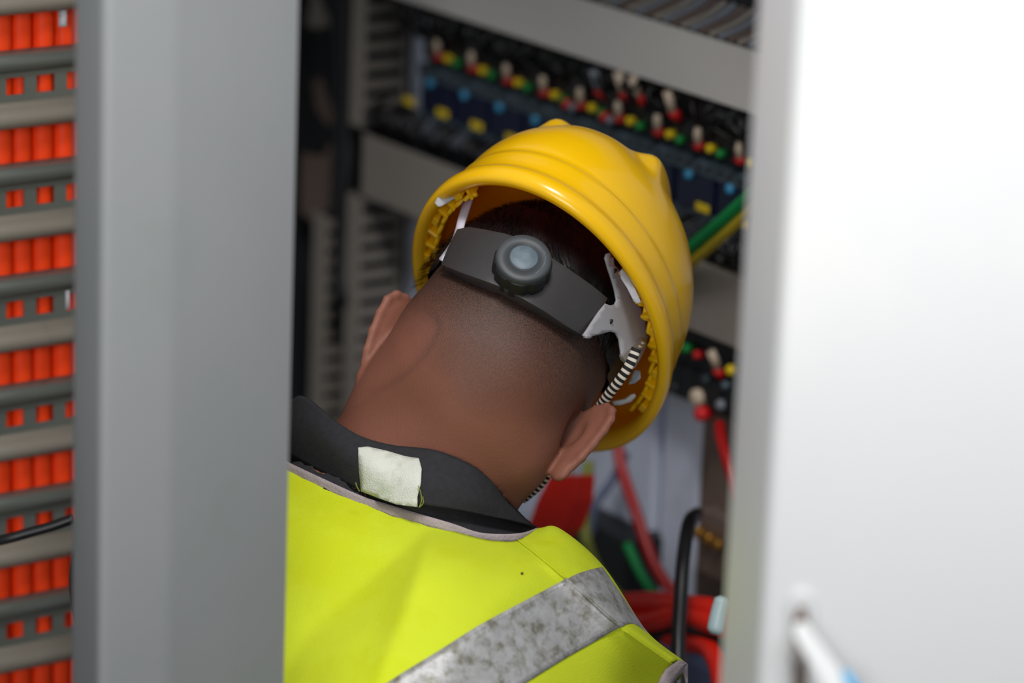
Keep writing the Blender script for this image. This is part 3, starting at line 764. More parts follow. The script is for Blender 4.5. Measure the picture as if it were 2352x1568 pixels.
# cranium, occiput, jaw
B.ell(hl((0, .002, .052)), (.080, .098, .098), HF, .02)
B.ell(hl((0, -.040, .008)), (.066, .052, .052), HF, .03)
B.ell(hl((0, .045, -.035)), (.062, .052, .070), HF, .03)
B.ell(hl((0, .075, -.085)), (.030, .026, .022), HF, .025)
for sx in (-1, 1):
    B.ell(hl((sx*.058, -.006, -.030)), (.018, .022, .030), HF, .02)
    B.cap(hl((sx*.060, .010, -.040)), hl((sx*.030, .072, -.088)), .014, .014, .02)
    B.ell(hl((sx*.032, .098, .018)), (.019, .010, .011), HF, .008, 'cut')          # eye sockets
    B.cap(hl((sx*.048, .086, .033)), hl((sx*.016, .098, .035)), .006, .007, .008)   # brow
# neck
NT = hl((0, -.012, -.02))
B.cap(NT, NB, .066, .066, .035)
B.cap(hl((-.03, -.050, .0)), NB+np.array([-.022, .0, -.02]), .026, .034, .03); B.cap(hl((.03, -.050, .0)), NB+np.array([.03, -.015, -.02]), .026, .034, .03)
# nose, lips
B.cap(hl((0, .098, .028)), hl((0, .118, -.012)), .007, .012, .008)
for sx in (-1, 1): B.ell(hl((sx*.011, .110, -.016)), (.008, .009, .007), HF, .005)
B.ell(hl((0, .099, -.042)), (.024, .010, .006), HF, .004); B.ell(hl((0, .097, -.052)), (.021, .010, .006), HF, .003)
# ears
def ear(side, c, la, wa, q=1.0):
    """side -1 left; c base centre local; la long axis; wa outward axis (local)"""
    la = np.array(la, float); la /= np.linalg.norm(la); wa = np.array(wa, float); wa -= la*(wa @ la); wa /= np.linalg.norm(wa)
    ta = np.cross(la, wa)*side               # towards the rear of the ear
    c = np.array(c, float)
    E = np.array([la, wa, ta]) @ HF          # rows in camera axes
    g = lambda a, b, t=0: hl(c+(la*a+wa*b+ta*t)*q)
    m_ = lambda *v: tuple(x*q for x in v)
    B.ell(g(.013, .014, 0), m_(.021, .0165, .0034), E, .005)
    B.ell(g(-.010, .017, 0), m_(.020, .0135, .0034), E, .005)
    B.ell(g(-.0275, .0235, 0), m_(.0095, .0095, .0046), E, .005)                       # lobe
    B.ell(g(.004, .006, .007), m_(.018, .011, .009), E, .006)                          # concha bulge at the rear
    B.ell(g(-.014, .012, .005), m_(.008, .008, .005), E, .005)
    B.ell(g(.004, .008, -.008), m_(.015, .010, .0095), E, .004, 'cut')
    pts = [g(a_e, b_e, .0012) for a_e, b_e in ((.022, -.002), (.031, .005), (.0365, .0135), (.0355, .0225), (.029, .0285), (.018, .0310), (.004, .0318), (-.010, .0310), (-.019, .0295))]
    for i_ in range(len(pts)-1): B.cap(pts[i_], pts[i_+1], .0033, .0033, .0025)
    for i_ in range(2, len(pts)-3): B.cap(pts[i_]*.72+g(.004, .012)*.28+ta @ HF*.0045, pts[i_+1]*.72+g(.004, .012)*.28+ta @ HF*.0045, .0016, .0016, .003, 'cut')   # furrow behind the helix
ear(-1, (-.0680, .002, -.003), (-.19, -.25, .95), (-.64, -.77, 0), 1.15)
ear(1, (.0785, .004, -.002), (.175, -.22, .95), (.76, -.65, 0))
torso(B, 0); hand(B, WR_, ER_, -1); hand(B, WL_, EL_, 1)
bV, bF = B.mesh(); del B
print('body verts', len(bV))

def pline(px, py, L):
    best = np.full(px.shape, 1e9); sgn = np.zeros(px.shape)
    for (x0, y0), (x1, y1) in zip(L[:-1], L[1:]):
        dx, dy = x1-x0, y1-y0; t = np.clip(((px-x0)*dx+(py-y0)*dy)/(dx*dx+dy*dy), 0, 1)
        d = np.hypot(px-x0-t*dx, py-y0-t*dy); c = (px-x0)*dy-(py-y0)*dx
        m = d < best; best = np.where(m, d, best); sgn = np.where(m, np.sign(c), sgn)
    return best, sgn

# ------------------------------------------------------------------ vest surface (control net: px, py, distance)
G = [
 # rows run from neckline outwards; columns from the worker's left to his right
 [(300, 975, 2.965), (470, 985, 2.92), (640, 1062, 2.880), (760, 1122, 2.845), (900, 1176, 2.822), (1020, 1213, 2.812), (1110, 1237, 2.814), (1150, 1242, 2.818), (1172, 1243, 2.822), (1190, 1240, 2.826), (1212, 1228, 2.834), (1236, 1212, 2.85), (1238, 1222, 2.90)],
 [(230, 1045, 2.95), (430, 1080, 2.87), (630, 1190, 2.815), (745, 1230, 2.795), (885, 1270, 2.782), (1025, 1300, 2.774), (1150, 1318, 2.782), (1205, 1305, 2.790), (1228, 1292, 2.797), (1245, 1283, 2.802), (1262, 1248, 2.818), (1286, 1214, 2.842), (1290, 1235, 2.90)],
 [(190, 1130, 2.91), (400, 1240, 2.83), (612, 1350, 2.770), (735, 1385, 2.755), (865, 1400, 2.750), (1030, 1425, 2.745), (1185, 1440, 2.756), (1275, 1410, 2.772), (1312, 1375, 2.782), (1305, 1333, 2.790), (1345, 1305, 2.812), (1386, 1300, 2.85), (1385, 1330, 2.92)],
 [(150, 1350, 2.89), (380, 1460, 2.79), (600, 1570, 2.715), (730, 1590, 2.705), (850, 1600, 2.702), (1010, 1610, 2.704), (1215, 1620, 2.720), (1350, 1580, 2.748), (1410, 1505, 2.768), (1426, 1440, 2.780), (1455, 1430, 2.805), (1491, 1456, 2.85), (1485, 1490, 2.93)],
 [(140, 1650, 2.87), (370, 1780, 2.72), (585, 1890, 2.610), (715, 1900, 2.600), (840, 1905, 2.598), (990, 1905, 2.600), (1230, 1890, 2.625), (1400, 1810, 2.680), (1480, 1640, 2.750), (1545, 1526, 2.785), (1560, 1518, 2.81), (1577, 1525, 2.85), (1560, 1560, 2.93)],
]
NS = 14
G = [[(max(x, 260+30*j_) if j_ < 2 else x, y, D + (0, 0, .012, .028, .09)[i_]*(1 if j_ < 9 else .3)) for j_, (x, y, D) in enumerate(row)] for i_, row in enumerate(G)]
S_ = surf(G, NS)                             # dense px,py,D
# folds: a raised ridge whose lee side turns down, running from the label to the lower left
def fold(px, py):
    # ridge line A from (965,1235) to (640,1510); lee ends at line B (990,1250)-(860,1570)
    def sd(x, y, a, b): a = np.array(a, float); b = np.array(b, float); d = b-a; L = np.hypot(*d); return ((x-a[0])*d[1]-(y-a[1])*d[0])/L, ((x-a[0])*d[0]+(y-a[1])*d[1])/L/L
    s1, t1 = sd(px, py, (985, 1215), (660, 1500)); s2, t2 = sd(px, py, (1000, 1215), (858, 1600))
    width = np.clip((py-1215)*.62, 8, 260)
    x1 = -s1; x2 = s2
    f1 = -s1/width                           # 0 on the ridge, 1 on the far side
    amp = np.clip((py-1210)/160, 0, 1)*.016
    prof = np.where(f1 < 0, np.exp(-(f1/.9)**2), np.where(f1 < 1, 1-f1*1.25, np.where(f1 < 1.6, -.25*(1-(f1-1)/.6), 0)))
    return prof*amp
s1 = 1
def sdist(px, py, a, b):
    dx, dy = b[0]-a[0], b[1]-a[1]; L = math.hypot(dx, dy); return ((px-a[0])*dy-(py-a[1])*dx)/L
PX, PY = S_[..., 0], S_[..., 1]
sA = -sdist(PX, PY, (975, 1225), (655, 1500))      # + to the lower right of the ridge
sA = np.where(sdist(PX*0+1200, PY*0+1500, (975, 1225), (655, 1500)) > 0, -sA, sA)
HLA = [tuple(q) for q in catmull(np.array([(985, 1205), (952, 1244), (850, 1330), (760, 1405), (690, 1485), (648, 1570), (600, 1700), (560, 1900)], float), 4)]
HLB = [tuple(q) for q in catmull(np.array([(990, 1205), (976, 1262), (935, 1390), (893, 1500), (868, 1580), (835, 1700), (800, 1900)], float), 4)]
def sdl(L):
    d, sg = pline(PX, PY, L); return np.where(sg > 0, -d, d)
dA, dB = sdl(HLA), sdl(HLB)                  # + on the right hand side of each line
if dA[(np.abs(PX-1200)+np.abs(PY-1500)).argmin() // PX.shape[1], (np.abs(PX-1200)+np.abs(PY-1500)).argmin() % PX.shape[1]] < 0: dA, dB = -dA, -dB
hh = .072*(1-np.exp(-np.maximum(PY-1215, 0)/130))
fr = np.clip(dA/np.maximum(dA-dB, 1e-3), 0, 1)
pr_ = np.where(dA < 0, -.10*np.exp(-(dA/60)**2)*0, np.where(dB < 0, fr, np.exp(-(dB/420)**2))); amp = hh
# a softer second fold further right
sB = sdist(PX, PY, (1165, 1270), (985, 1568)); sB = np.where(sdist(PX*0+1300, PY*0+1500, (1165, 1270), (985, 1568)) > 0, sB, -sB)
pr2 = np.exp(-((sB-30)/55)**2)*np.clip((PY-1260)/120, 0, 1)*.0045-np.exp(-((sB+60)/60)**2)*np.clip((PY-1260)/120, 0, 1)*.004
col_ok = 1.0
for _ in range(1):
    disp = pr_*amp*col_ok + pr2*np.clip((1420-PX)/120, 0, 1)
    K = disp.copy()
    for it in range(2):
        K[1:-1, 1:-1] = (K[1:-1, 1:-1]*4+K[:-2, 1:-1]+K[2:, 1:-1]+K[1:-1, :-2]+K[1:-1, 2:])/8
    disp = K
wr = (np.sin(PX*.021+PY*.013)*np.sin(PX*.007-PY*.017+1)*.0012)
S_[..., 2] -= disp+wr*np.clip((PY-1230)/80, 0, 1)
# seam ridge along column 9
jc = 9*NS
for dj, a in ((-2, .0004), (-1, .0012), (0, .0020), (1, -.0006)): S_[:, jc+dj, 2] -= a
vestV = pts_T(S_).reshape(-1, 3); nr_, nc_ = S_.shape[:2]
vestF = grid_faces(nr_, nc_)
vBVH = bvh_of(vestV, vestF)

# keep body and shirt just under the vest
def tuck(V, gap, bv, mask=None):
    V = V.copy(); sel = np.where((V[:, 2] > 2.4) & (V[:, 2] < 3.1) & (V[:, 1] < -.09))[0]
    for i_ in sel:
        p = V[i_]; d = Vector(p).normalized(); r_ = bv.ray_cast(Vector((0, 0, 0)), d)
        if r_[0] is not None:
            dd = r_[0][2]+gap
            if p[2] < dd and p[2] > dd-.12: V[i_] = p*(dd/p[2])
    return V

# collar control net
Gc = [
 [(600, 985, 2.99), (640, 935, 2.935), (672, 918, 2.905), (702, 912, 2.888), (765, 966, 2.862), (830, 1004, 2.846), (900, 1024, 2.838), (1000, 1036, 2.826), (1080, 1069, 2.828), (1130, 1110, 2.843), (1165, 1150, 2.872), (1200, 1188, 2.895), (1215, 1200, 2.92)],
 [(590, 1010, 2.98), (630, 980, 2.925), (665, 975, 2.890), (705, 985, 2.865), (770, 1030, 2.835), (835, 1062, 2.820), (900, 1085, 2.813), (985, 1103, 2.807), (1070, 1130, 2.813), (1125, 1152, 2.829), (1168, 1172, 2.855), (1205, 1196, 2.885), (1220, 1206, 2.92)],
 [(590, 1030, 2.97), (625, 1025, 2.92), (660, 1040, 2.885), (710, 1070, 2.855), (775, 1100, 2.828), (840, 1128, 2.812), (900, 1142, 2.806), (970, 1158, 2.804), (1060, 1172, 2.812), (1125, 1186, 2.830), (1172, 1196, 2.850), (1212, 1206, 2.885), (1232, 1212, 2.925)],
]
Gc = [[(x, y, D+(.0 if i_ == 0 else (.5 if i_ == 1 else 1)*.024*max(0, min(1, (960-x)/160)))) for x, y, D in row] for i_, row in enumerate(Gc)]
Sc = surf(Gc, 8); colV = pts_T(Sc).reshape(-1, 3); colF = grid_faces(*Sc.shape[:2]); cBVH = bvh_of(colV, colF)
bV = tuck(bV, .016, vBVH); bV = tuck(bV, .004, cBVH)
bV2 = bV

# attributes
loc = (bV-HO) @ HF.T
sm = lambda a, b, x: np.clip((x-a)/(b-a), 0, 1)**2*(3-2*np.clip((x-a)/(b-a), 0, 1))
wob = .004*np.sin(loc[:, 0]*90)+.003*np.sin(loc[:, 0]*210+1)
back = 1-sm(.02, .05, loc[:, 1])
vpx = 1176+F*bV[:, 0]/bV[:, 2]; vpy = 784-F*bV[:, 1]/bV[:, 2]
nearface = (1-sm(.0, .03, loc[:, 1]))
yb = np.interp(vpx, [900, 950, 1050, 1150, 1250, 1350, 1430], [720, 830, 930, 975, 1010, 1010, 1000])+18*np.sin(vpx*.03)
yt = np.interp(vpx, [900, 950, 1013, 1150, 1250, 1340, 1430], [560, 600, 612, 668, 722, 778, 800])
dn = np.clip((yb-vpy)/(yb-yt), 0, 1)
st = dn**.8*.92
HL = [tuple(q) for q in catmull(np.array([(880, 640), (950, 690), (988, 714), (1008, 744), (1000, 778), (968, 824), (925, 864), (858, 905)], float), 5)]
hd, hs = pline(vpx, vpy, HL)
leftof = np.clip(.5-hs*hd/26, 0, 1) if False else np.clip(.5+np.where(hs > 0, -1, 1)*hd/64, 0, 1)
leftof = leftof*sm(640, 790, vpy)
st = st*(1-.58*leftof)+np.exp(-(hd/9)**2)*.22*sm(690, 740, vpy)*(1-sm(880, 910, vpy)*.5)
st = np.maximum(st, sm(1330, 1420, vpx)*sm(-.05, .0, loc[:, 2])*.85)  # right sideburn area; its shadow is darkened in as stubble tone
st = st*nearface+sm(.06, .075, loc[:, 2])*.9*nearface
st *= (loc[:, 2] > -.12)*(1-np.clip((np.abs(loc[:, 0])-.080)/.004, 0, 1)*(loc[:, 2] < .04))
st = np.clip(st, 0, 1)
rosy = np.clip((np.abs(loc[:, 0])-.078)/.012, 0, 1)*(np.abs(loc[:, 2]) < .05)*.45*(loc[:, 2] > -.06)
rosy = np.maximum(rosy, leftof*.26*(vpx < 1010)*sm(660, 770, vpy)*(vpy < 940)*sm(-.2, -.1, -np.abs(loc[:, 2])*2)); rosy = np.maximum(rosy, sm(900, 1010, vpy)*.3*(loc[:, 1] < .03))

person = empty('person', W(T(900, 2700, 2.8)), 'person bent forward into the cabinet, black collar, yellow vest, seen from behind', 'person')
lowz = W(PV)[2]
body = mesh_obj('body', bV2, bF, 'skin', person)
for nm, arr in (('stubble', st), ('rosy', rosy)):
    a = body.data.attributes.new(nm, 'FLOAT', 'POINT'); a.data.foreach_set('value', arr.astype(np.float32))
sm_ = body.modifiers.new('sm', 'SMOOTH'); sm_.factor = .5; sm_.iterations = 4
# eyes
for sx in (-1, 1):
    th = np.linspace(0, math.pi, 9); V_ = []
    for a in th:
        for b in np.linspace(0, 2*math.pi, 12, endpoint=False): V_.append(hl((sx*.032+.011*math.sin(a)*math.cos(b), .086+.011*math.sin(a)*math.sin(b), .018+.011*math.cos(a))))
    mesh_obj('eye', np.array(V_), grid_faces(9, 12, 0, True), 'white', person)

# hair: cap plus short strands
th = np.linspace(0, 1, 40); V_ = []; nA = 96
def hair_r(x, y, z): return 1+.012*math.sin(x*160+z*90)*math.cos(y*140)+.010*math.sin(y*260+x*120)
edgez = lambda a: .060+.020*max(0, math.sin(a))
HR = np.array([.0885, .107, .116]); HC = np.array([0, .002, .052])
for t_ in th:
    for j in range(nA):
        a = 2*math.pi*j/nA; z0 = edgez(a)-HC[2]; e0 = math.asin(max(-1, min(1, z0/HR[2])))
        e = e0+(math.pi/2-e0)*t_; sc_ = .935+.065*min(1, t_*7)
        x, y, z = math.cos(a)*math.cos(e), math.sin(a)*math.cos(e), math.sin(e)
        rr = hair_r(x*.1, y*.1, z*.1)*sc_
        V_.append(hl(HC+HR*np.array([x, y, z])*rr))
hair = mesh_obj('hair', np.array(V_), grid_faces(40, nA, 0, True), 'hair', person)
V_, f_ = [], []
for i_ in range(5200):
    a = rng.uniform(math.pi, 2*math.pi); e = rng.uniform(.06, 1.15)
    d = np.array([math.cos(a)*math.cos(e), math.sin(a)*math.cos(e), math.sin(e)]); p = HC+HR*d*.985
    nrm = d/HR; nrm /= np.linalg.norm(nrm); tn = np.array([math.cos(a)*.25*rng.normal(), .15*rng.normal(), -1.]); tn[0] += .5
    tn -= nrm*(tn @ nrm); tn /= np.linalg.norm(tn); bn = np.cross(nrm, tn)
    L = rng.uniform(.008, .016); wd = .00022
    p1 = p+tn*L*.55+nrm*L*.30; p2 = p+tn*L+nrm*L*.30
    b0 = len(V_); V_ += [p-bn*wd, p+bn*wd, p1-bn*wd*.8, p1+bn*wd*.8, p2]; f_ += [(b0, b0+1, b0+3, b0+2), (b0+2, b0+3, b0+4)]
o = mesh_obj('hair_strands', hl(np.array(V_)), f_, 'hair', hair); o['kind'] = 'stuff'

# shirt
Sf = Field(*(np.arange(a, b, s, dtype=np.float32) for a, b, s in ((-.62, .42, .0075), (-1.0, -.05, .0075), (2.42, 3.3, .0075))))
torso(Sf, .009, hands=False)
sV, sF = Sf.mesh(); del Sf
nd = (sV-NB) @ ((HO-NB)/np.linalg.norm(HO-NB))
keepv = ~((nd > -.005) & (np.linalg.norm(sV-NB, axis=1) < .16))
ff = sF[keepv[sF].all(1)]
sV = tuck(sV, .0045, vBVH); sV = tuck(sV, .006, cBVH)
# yoke that shows between collar and vest
Gy = [[(c[0], c[1]-28*max(0, min(1, (1215-c[0])/90)), c[2]+.012) for c in Gc[2]], [(640-60, 1075, 2.96), (640, 1085, 2.925)] + [(c[0], c[1]+22, c[2]+.010) for c in Gc[2][2:]], [(g_[0], g_[1]+26, g_[2]+.005) for g_ in G[0]]]
Sy = surf(Gy, 6); yV = pts_T(Sy).reshape(-1, 3)
V_, f_ = merge([(sV, [tuple(q) for q in ff]), (yV, grid_faces(*Sy.shape[:2]))])
shirt = mesh_obj('shirt', V_, f_, 'shirt', person)
collar = mesh_obj('collar', colV, colF, 'shirt', shirt, solid=.0028, offset=0)
# inner stand of the collar, hugging the neck
Gi = [[(c[0]+(6 if i_ > 3 else 4), c[1]+3, c[2]+.004) for i_, c in enumerate(Gc[0])], [(c[0], c[1]+50, c[2]+.020) for c in Gc[0]]]
Si = surf([Gi[0], [tuple((np.array(a)+np.array(b))/2) for a, b in zip(*Gi)], Gi[1]], 6)
mesh_obj('collar_stand', pts_T(Si).reshape(-1, 3), grid_faces(*Si.shape[:2]), 'shirt', shirt, solid=.002, offset=0)

# trousers and boots (below the frame)
Tf = Field(*(np.arange(a, b, s, dtype=np.float32) for a, b, s in ((-.7, .45, .014), (-1.9, -.45, .014), (2.2, 3.4, .014))))
Tf.ell(PV, (.165, .12, .14), chF, .05)
gz = lambda p: W(p)[2]
feet = []
for s_ in (-1, 1):
    hip = PV+chF[0]*.09*s_-up_c*.04; down = gz(hip)
    knee = hip-up_c*(down*.5)+hf*.10; ank = hip-up_c*(down-.09)+hf*.0+hr*.02*s_
    Tf.cap(hip, knee, .085, .06, .04); Tf.cap(knee, ank, .060, .045, .03); feet.append(ank)
tV, tF = Tf.mesh(); del Tf
mesh_obj('trousers', tV, [tuple(q) for q in tF], 'trousers', person)
for a in feet:
    Bf = Field(*(np.arange(c-.2, c+.25, .011, dtype=np.float32) for c in a))
    Bx = np.array([hr, hf, up_c]); Bf.cap(a, a-up_c*.04, .05, .05, .02); Bf.ell(a+hf*.07-up_c*.045, (.047, .13, .042), Bx, .02)
    v_, q_ = Bf.mesh(); mesh_obj('boot', v_, [tuple(q) for q in q_], 'boot', person)

# vest
vest = mesh_obj('safety_vest', vestV, vestF, 'vest', person, solid=.0012, offset=1)
def on_vest(off): 
    def fn(x, y):
        p, n_ = hit(vBVH, x, y)
        if p is None: 
            q = vBVH.find_nearest(Vector(T(x, y, 2.84)))[0]; return q[2]-off
        return p[2]-off
    return fn
def ribbon(name, A, Bp, fn, m, parent, n=6, rows=3, **k):
    """band between two seen edge lines A and B, laid on a surface by fn"""
    a = catmull(np.array(A, float), n); b = catmull(np.array(Bp, float), n); V_ = []
    for r_ in range(rows+1):
        t_ = r_/rows
        for i_ in range(len(a)):
            x, y = a[i_]*(1-t_)+b[i_]*t_; V_.append(T(x, y, fn(x, y)))
    return mesh_obj(name, np.array(V_), grid_faces(rows+1, len(a)), m, parent, **k)
# neckline binding
nk = [(560, 1010), (655, 1058), (740, 1098), (830, 1138), (900, 1160), (965, 1180), (1040, 1202), (1100, 1222), (1160, 1226), (1205, 1222), (1236, 1211)]
nk2 = [(550, 1040), (645, 1083), (735, 1122), (815, 1156), (890, 1182), (955, 1201), (1030, 1221), (1100, 1240), (1160, 1244), (1192, 1241), (1222, 1224)]
bind_fn = lambda x, y: catD(x)
xsn = np.array([g_[0] for g_ in G[0]][:-1]); dsn = np.array([g_[2] for g_ in G[0]][:-1])
def catD(x): return float(np.interp(x, xsn, dsn))-.0030
ribbon('neck_binding', nk, nk2, lambda x, y: catD(x)+.0006*math.sin(x*.11)*math.sin(x*.043), 'trim', vest, 6, 3, solid=.0015, offset=0)
# tapes
TA = [(760, 1660), (895, 1564), (1000, 1499), (1100, 1436), (1200, 1382), (1300, 1329)]
TB = [(1010, 1700), (1120, 1622), (1200, 1572), (1290, 1516), (1360, 1476), (1425, 1439)]
ribbon('reflective_tape', TA, TB, on_vest(.0012), 'tape', vest, 6, 14, solid=.0006, offset=0)
TA2 = [(1303, 1329), (1325, 1318), (1352, 1309), (1378, 1303), (1384, 1303)]
TB2 = [(1428, 1439), (1440, 1433), (1456, 1432), (1474, 1443), (1488, 1455)]
ribbon('reflective_tape', TA2, TB2, on_vest(.0012), 'tape', vest, 8, 14, solid=.0006, offset=0)
# stitched seam piping over the shoulder
sx_ = S_[:, jc]; sy_ = sx_[:, 1]
for nm, sel, m_, q_ in (('shoulder_seam', sy_ < 1332, 'vest', .0016), ('tape_seam', (sy_ > 1326) & (sy_ < 1446), 'tape', .0016), ('shoulder_seam', sy_ > 1440, 'vest', .0016)):
    V_, f_ = tube(pts_T(sx_[sel])-np.array([0, 0, q_]), .0008, 6); V_[:, 2] += (.0007 if nm == 'tape_seam' else .0009); mesh_obj(nm, V_, f_, m_, vest)
def stitch(A, fn, off=.0016):
    c = catmull(np.array(A, float), 30); d = np.concatenate([[0], np.cumsum(np.linalg.norm(np.diff(c, axis=0), axis=1))]); parts = []
    for s0 in np.arange(0, d[-1]-6, 9.):
        pts = []
        for s in (s0, s0+5.5):
            x = np.interp(s, d, c[:, 0]); y = np.interp(s, d, c[:, 1]); pts.append(T(x, y, fn(x, y)))
        parts.append(tube(np.array(pts), .00022, 4))
    return merge(parts)
sh = lambda A, dx, dy: [(x+dx, y+dy) for x, y in A]
V_, f_ = merge([stitch(sh(TA, 5, 8), on_vest(.0019)), stitch(sh(TB, -5, -8), on_vest(.0019)), stitch(sh(TA2, 1, 7), on_vest(.0019))])
o = mesh_obj('stitches', V_, f_, 'trim', vest); o['kind'] = 'stuff'
# armhole binding near the shoulder tip
ribbon('armhole_binding', [(1500, 1640), (1512, 1568), (1530, 1538), (1548, 1524)], [(1530, 1660), (1540, 1585), (1556, 1552), (1578, 1524)], lambda x, y: 2.778+max(0, (x-1530))*.0006, 'trim', vest, 6, 3, solid=.0015, offset=0)
ribbon('armhole_binding', [(1546, 1526), (1562, 1516), (1578, 1524)], [(1556, 1552), (1570, 1545), (1579, 1580)], lambda x, y: 2.785+max(0, (x-1540))*.0008, 'trim', vest, 6, 3, solid=.0015, offset=0)
# size label
lab = patch('care_label', [(822, 1027), (845, 1025), (890, 1035), (930, 1047), (962, 1052), (968, 1075), (966, 1110), (958, 1140), (958, 1164), (910, 1158), (870, 1144), (829, 1128), (824, 1080)],
            lambda x, y: (lambda p: (p[2] if p is not None else catD(x)+.002))(hit(cBVH, x, min(y, 1135))[0])-.0035+.0012*math.sin(x*.05)-.0022*max(0, (y-1100)/60), 'label', vest, .0008, 10)
for pts in ([(826, 1128), (820, 1118), (817, 1108)], [(962, 1166), (968, 1150), (966, 1130), (960, 1115)], [(964, 1164), (972, 1155), (971, 1140)]):
    P = catmull(pts_T([(x, y, 2.798) for x, y in pts]), 6); V_, f_ = tube(P, .0004, 5); mesh_obj('loose_thread', V_, f_, 'wire_olive', vest)
V_, f_ = tube(pts_T([(1199, 1316, on_vest(.0004)(1199, 1316)), (1199, 1317, on_vest(.0016)(1199, 1317))]), .0010, 8); mesh_obj('dirt_speck', V_, f_, 'black', vest)

# ------------------------------------------------------------------ hard hat
hat = empty('hard_hat', W(KO), 'glossy yellow hard hat worn by the bowed person, tilted forward', 'hard hat')
a_, b_, Hh = .1150, .162, .134
outer = [(.925, -.0015), (.955, -.0050), (.985, -.0055), (1.006, -.0030), (1.013, .0020), (1.009, .0075), (.995, .0115), (.976, .0142), (.964, .0160), (.958, .0195), (.953, .0250), (.949, .0320), (.945, .0355), (.935, .0375), (.928, .0395)]
NAZ = 192
def brim(a):                                 # how far the rim reaches, by azimuth
    s = max(0, math.sin(a)); return 1+.02*s**3
rings = []
for s, z in outer: rings.append(('o', s, z))
E0 = .0395
for t_ in np.linspace(0, 1, 46)[1:]: rings.append(('d', t_, 0))
Vh = []
def dome(a, t_, inset=0):
    e = t_*math.pi/2; pw = .90
    s = .928*math.cos(e)**pw if t_ < 1 else 0.0
    z = E0+(Hh-E0)*math.sin(e)**1.02
    x, y = a_*s*math.cos(a), b_*s*math.sin(a)
    # two crown ridges running front to back, and a raised centre
    prof = math.exp(-((abs(x)-.040)/.012)**2)
    yr = y
    rear = 1/(1+math.exp((-.098-y)/.003)); fr_ = 1/(1+math.exp((y-.120)/.010))
    hgt = .0120*prof*rear*fr_*min(1, max(0, (z-.05)/.035))
    ctr = .0022*math.exp(-(x/.03)**4)*min(1, max(0, (z-.06)/.04))
    n_ = np.array([x/a_**2, y/b_**2, (z-.02)/.13**2]); n_ /= np.linalg.norm(n_)
    return np.array([x, y, z])+n_*(hgt+ctr-inset)
for kd, p, z in rings:
    for j in range(NAZ):
        a = 2*math.pi*j/NAZ
        if kd == 'o':
            br = brim(a); fl = (1+(br-1)*max(0, 1-z/.0395)); Vh.append(np.array([a_*p*math.cos(a)*fl, b_*p*math.sin(a)*fl, z]))
        else: Vh.append(dome(a, p))
no = len(rings)
inner = []
for t_ in np.linspace(1, 0, 26): inner.append(('d', t_))
for kd, t_ in inner:
    for j in range(NAZ): Vh.append(dome(2*math.pi*j/NAZ, t_, .0030))
for s, z in ((.925, .034), (.922, .018), (.918, .004)):
    for j in range(NAZ): a = 2*math.pi*j/NAZ; Vh.append(np.array([a_*s*math.cos(a), b_*s*math.sin(a), z]))
nt_ = no+len(inner)+3
fh = grid_faces(nt_, NAZ, 0, True)+[((nt_-1)*NAZ+j, (nt_-1)*NAZ+(j+1) % NAZ, (j+1) % NAZ, j) for j in range(NAZ)]
shell = mesh_obj('shell', kl(np.array(Vh)), fh, 'yellow_shell', hat)
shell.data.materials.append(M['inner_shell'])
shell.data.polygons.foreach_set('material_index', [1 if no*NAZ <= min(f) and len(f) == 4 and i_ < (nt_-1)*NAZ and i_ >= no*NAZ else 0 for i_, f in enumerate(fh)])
iV = kl(np.array(Vh)[no*NAZ:]); hatin = bvh_of(iV, grid_faces(nt_-no, NAZ, 0, True))
# ribs (gussets) around the inside of the rim
def kbox(name, a, s0, s1, z0, z1, wdt, m, parent, bevel=.0006):
    c, s = math.cos(a), math.sin(a); V_ = []
    tx, ty = -a_*s, b_*c; L = math.hypot(tx, ty); tx, ty = tx/L, ty/L
    for z, q0, q1 in ((z0, s0, s1), (z1, s0+(s1-s0)*.6, s1)):
        for q, w_ in ((q0, -1), (q0, 1), (q1, 1), (q1, -1)):
            V_.append((a_*q*c+tx*wdt*w_, b_*q*s+ty*wdt*w_, z))
    f_ = [(0, 3, 2, 1), (4, 5, 6, 7), (0, 1, 5, 4), (1, 2, 6, 5), (2, 3, 7, 6), (3, 0, 4, 7)]
    return mesh_obj(name, kl(np.array(V_)), f_, m, parent, smooth=False, bevel=bevel)
for i_, deg in enumerate(list(range(150, 236, 7))+list(range(318, 392, 7))):
    a = math.radians(deg)
    if i_ % 3 != 2: kbox('inner_rib', a, .845, .93, .000, .030, .0017, 'yellow_shell', hat)
    else: kbox('inner_rib', a, .880, .93, .000, .022, .0045, 'yellow_shell', hat)
# thin ledge linking the ribs
for d0_, d1_ in ((150, 236), (318, 396)):
    P = np.array([(a_*.858*math.cos(math.radians(d)), b_*.858*math.sin(math.radians(d)), .006+.003*math.sin(d*.9)) for d in np.linspace(d0_, d1_, 60)])
    V_, f_ = tube(kl(P), .0021, 6); mesh_obj('inner_ledge', V_, f_, 'yellow_shell', hat)

# head band: charcoal rear plate
CY = []
for z in np.linspace(-.06, .17, 24):
    for j in range(96):
        a = 2*math.pi*j/96; CY.append(hl((.0885*math.cos(a), .1125*math.sin(a), z)))
cyB = bvh_of(np.array(CY), grid_faces(24, 96, 0, True))
def cyd(off, dflt=2.86):
    def fn(x, y):
        p, n_ = hit(cyB, x, y); return (p[2] if p is not None else dflt)-off
    return fn
band = patch('rear_band', [(1050, 526), (1075, 521), (1110, 526), (1160, 536), (1210, 552), (1262, 588), (1310, 620), (1360, 655), (1396, 685), (1369, 729), (1342, 772), (1300, 748), (1250, 714), (1205, 688), (1150, 658), (1100, 640), (1060, 626), (1013, 607), (1028, 570)],
             cyd(.003), 'band', hat, .012, 12, bevel=.0012)
band['label'] = 'charcoal curved rear band plate'
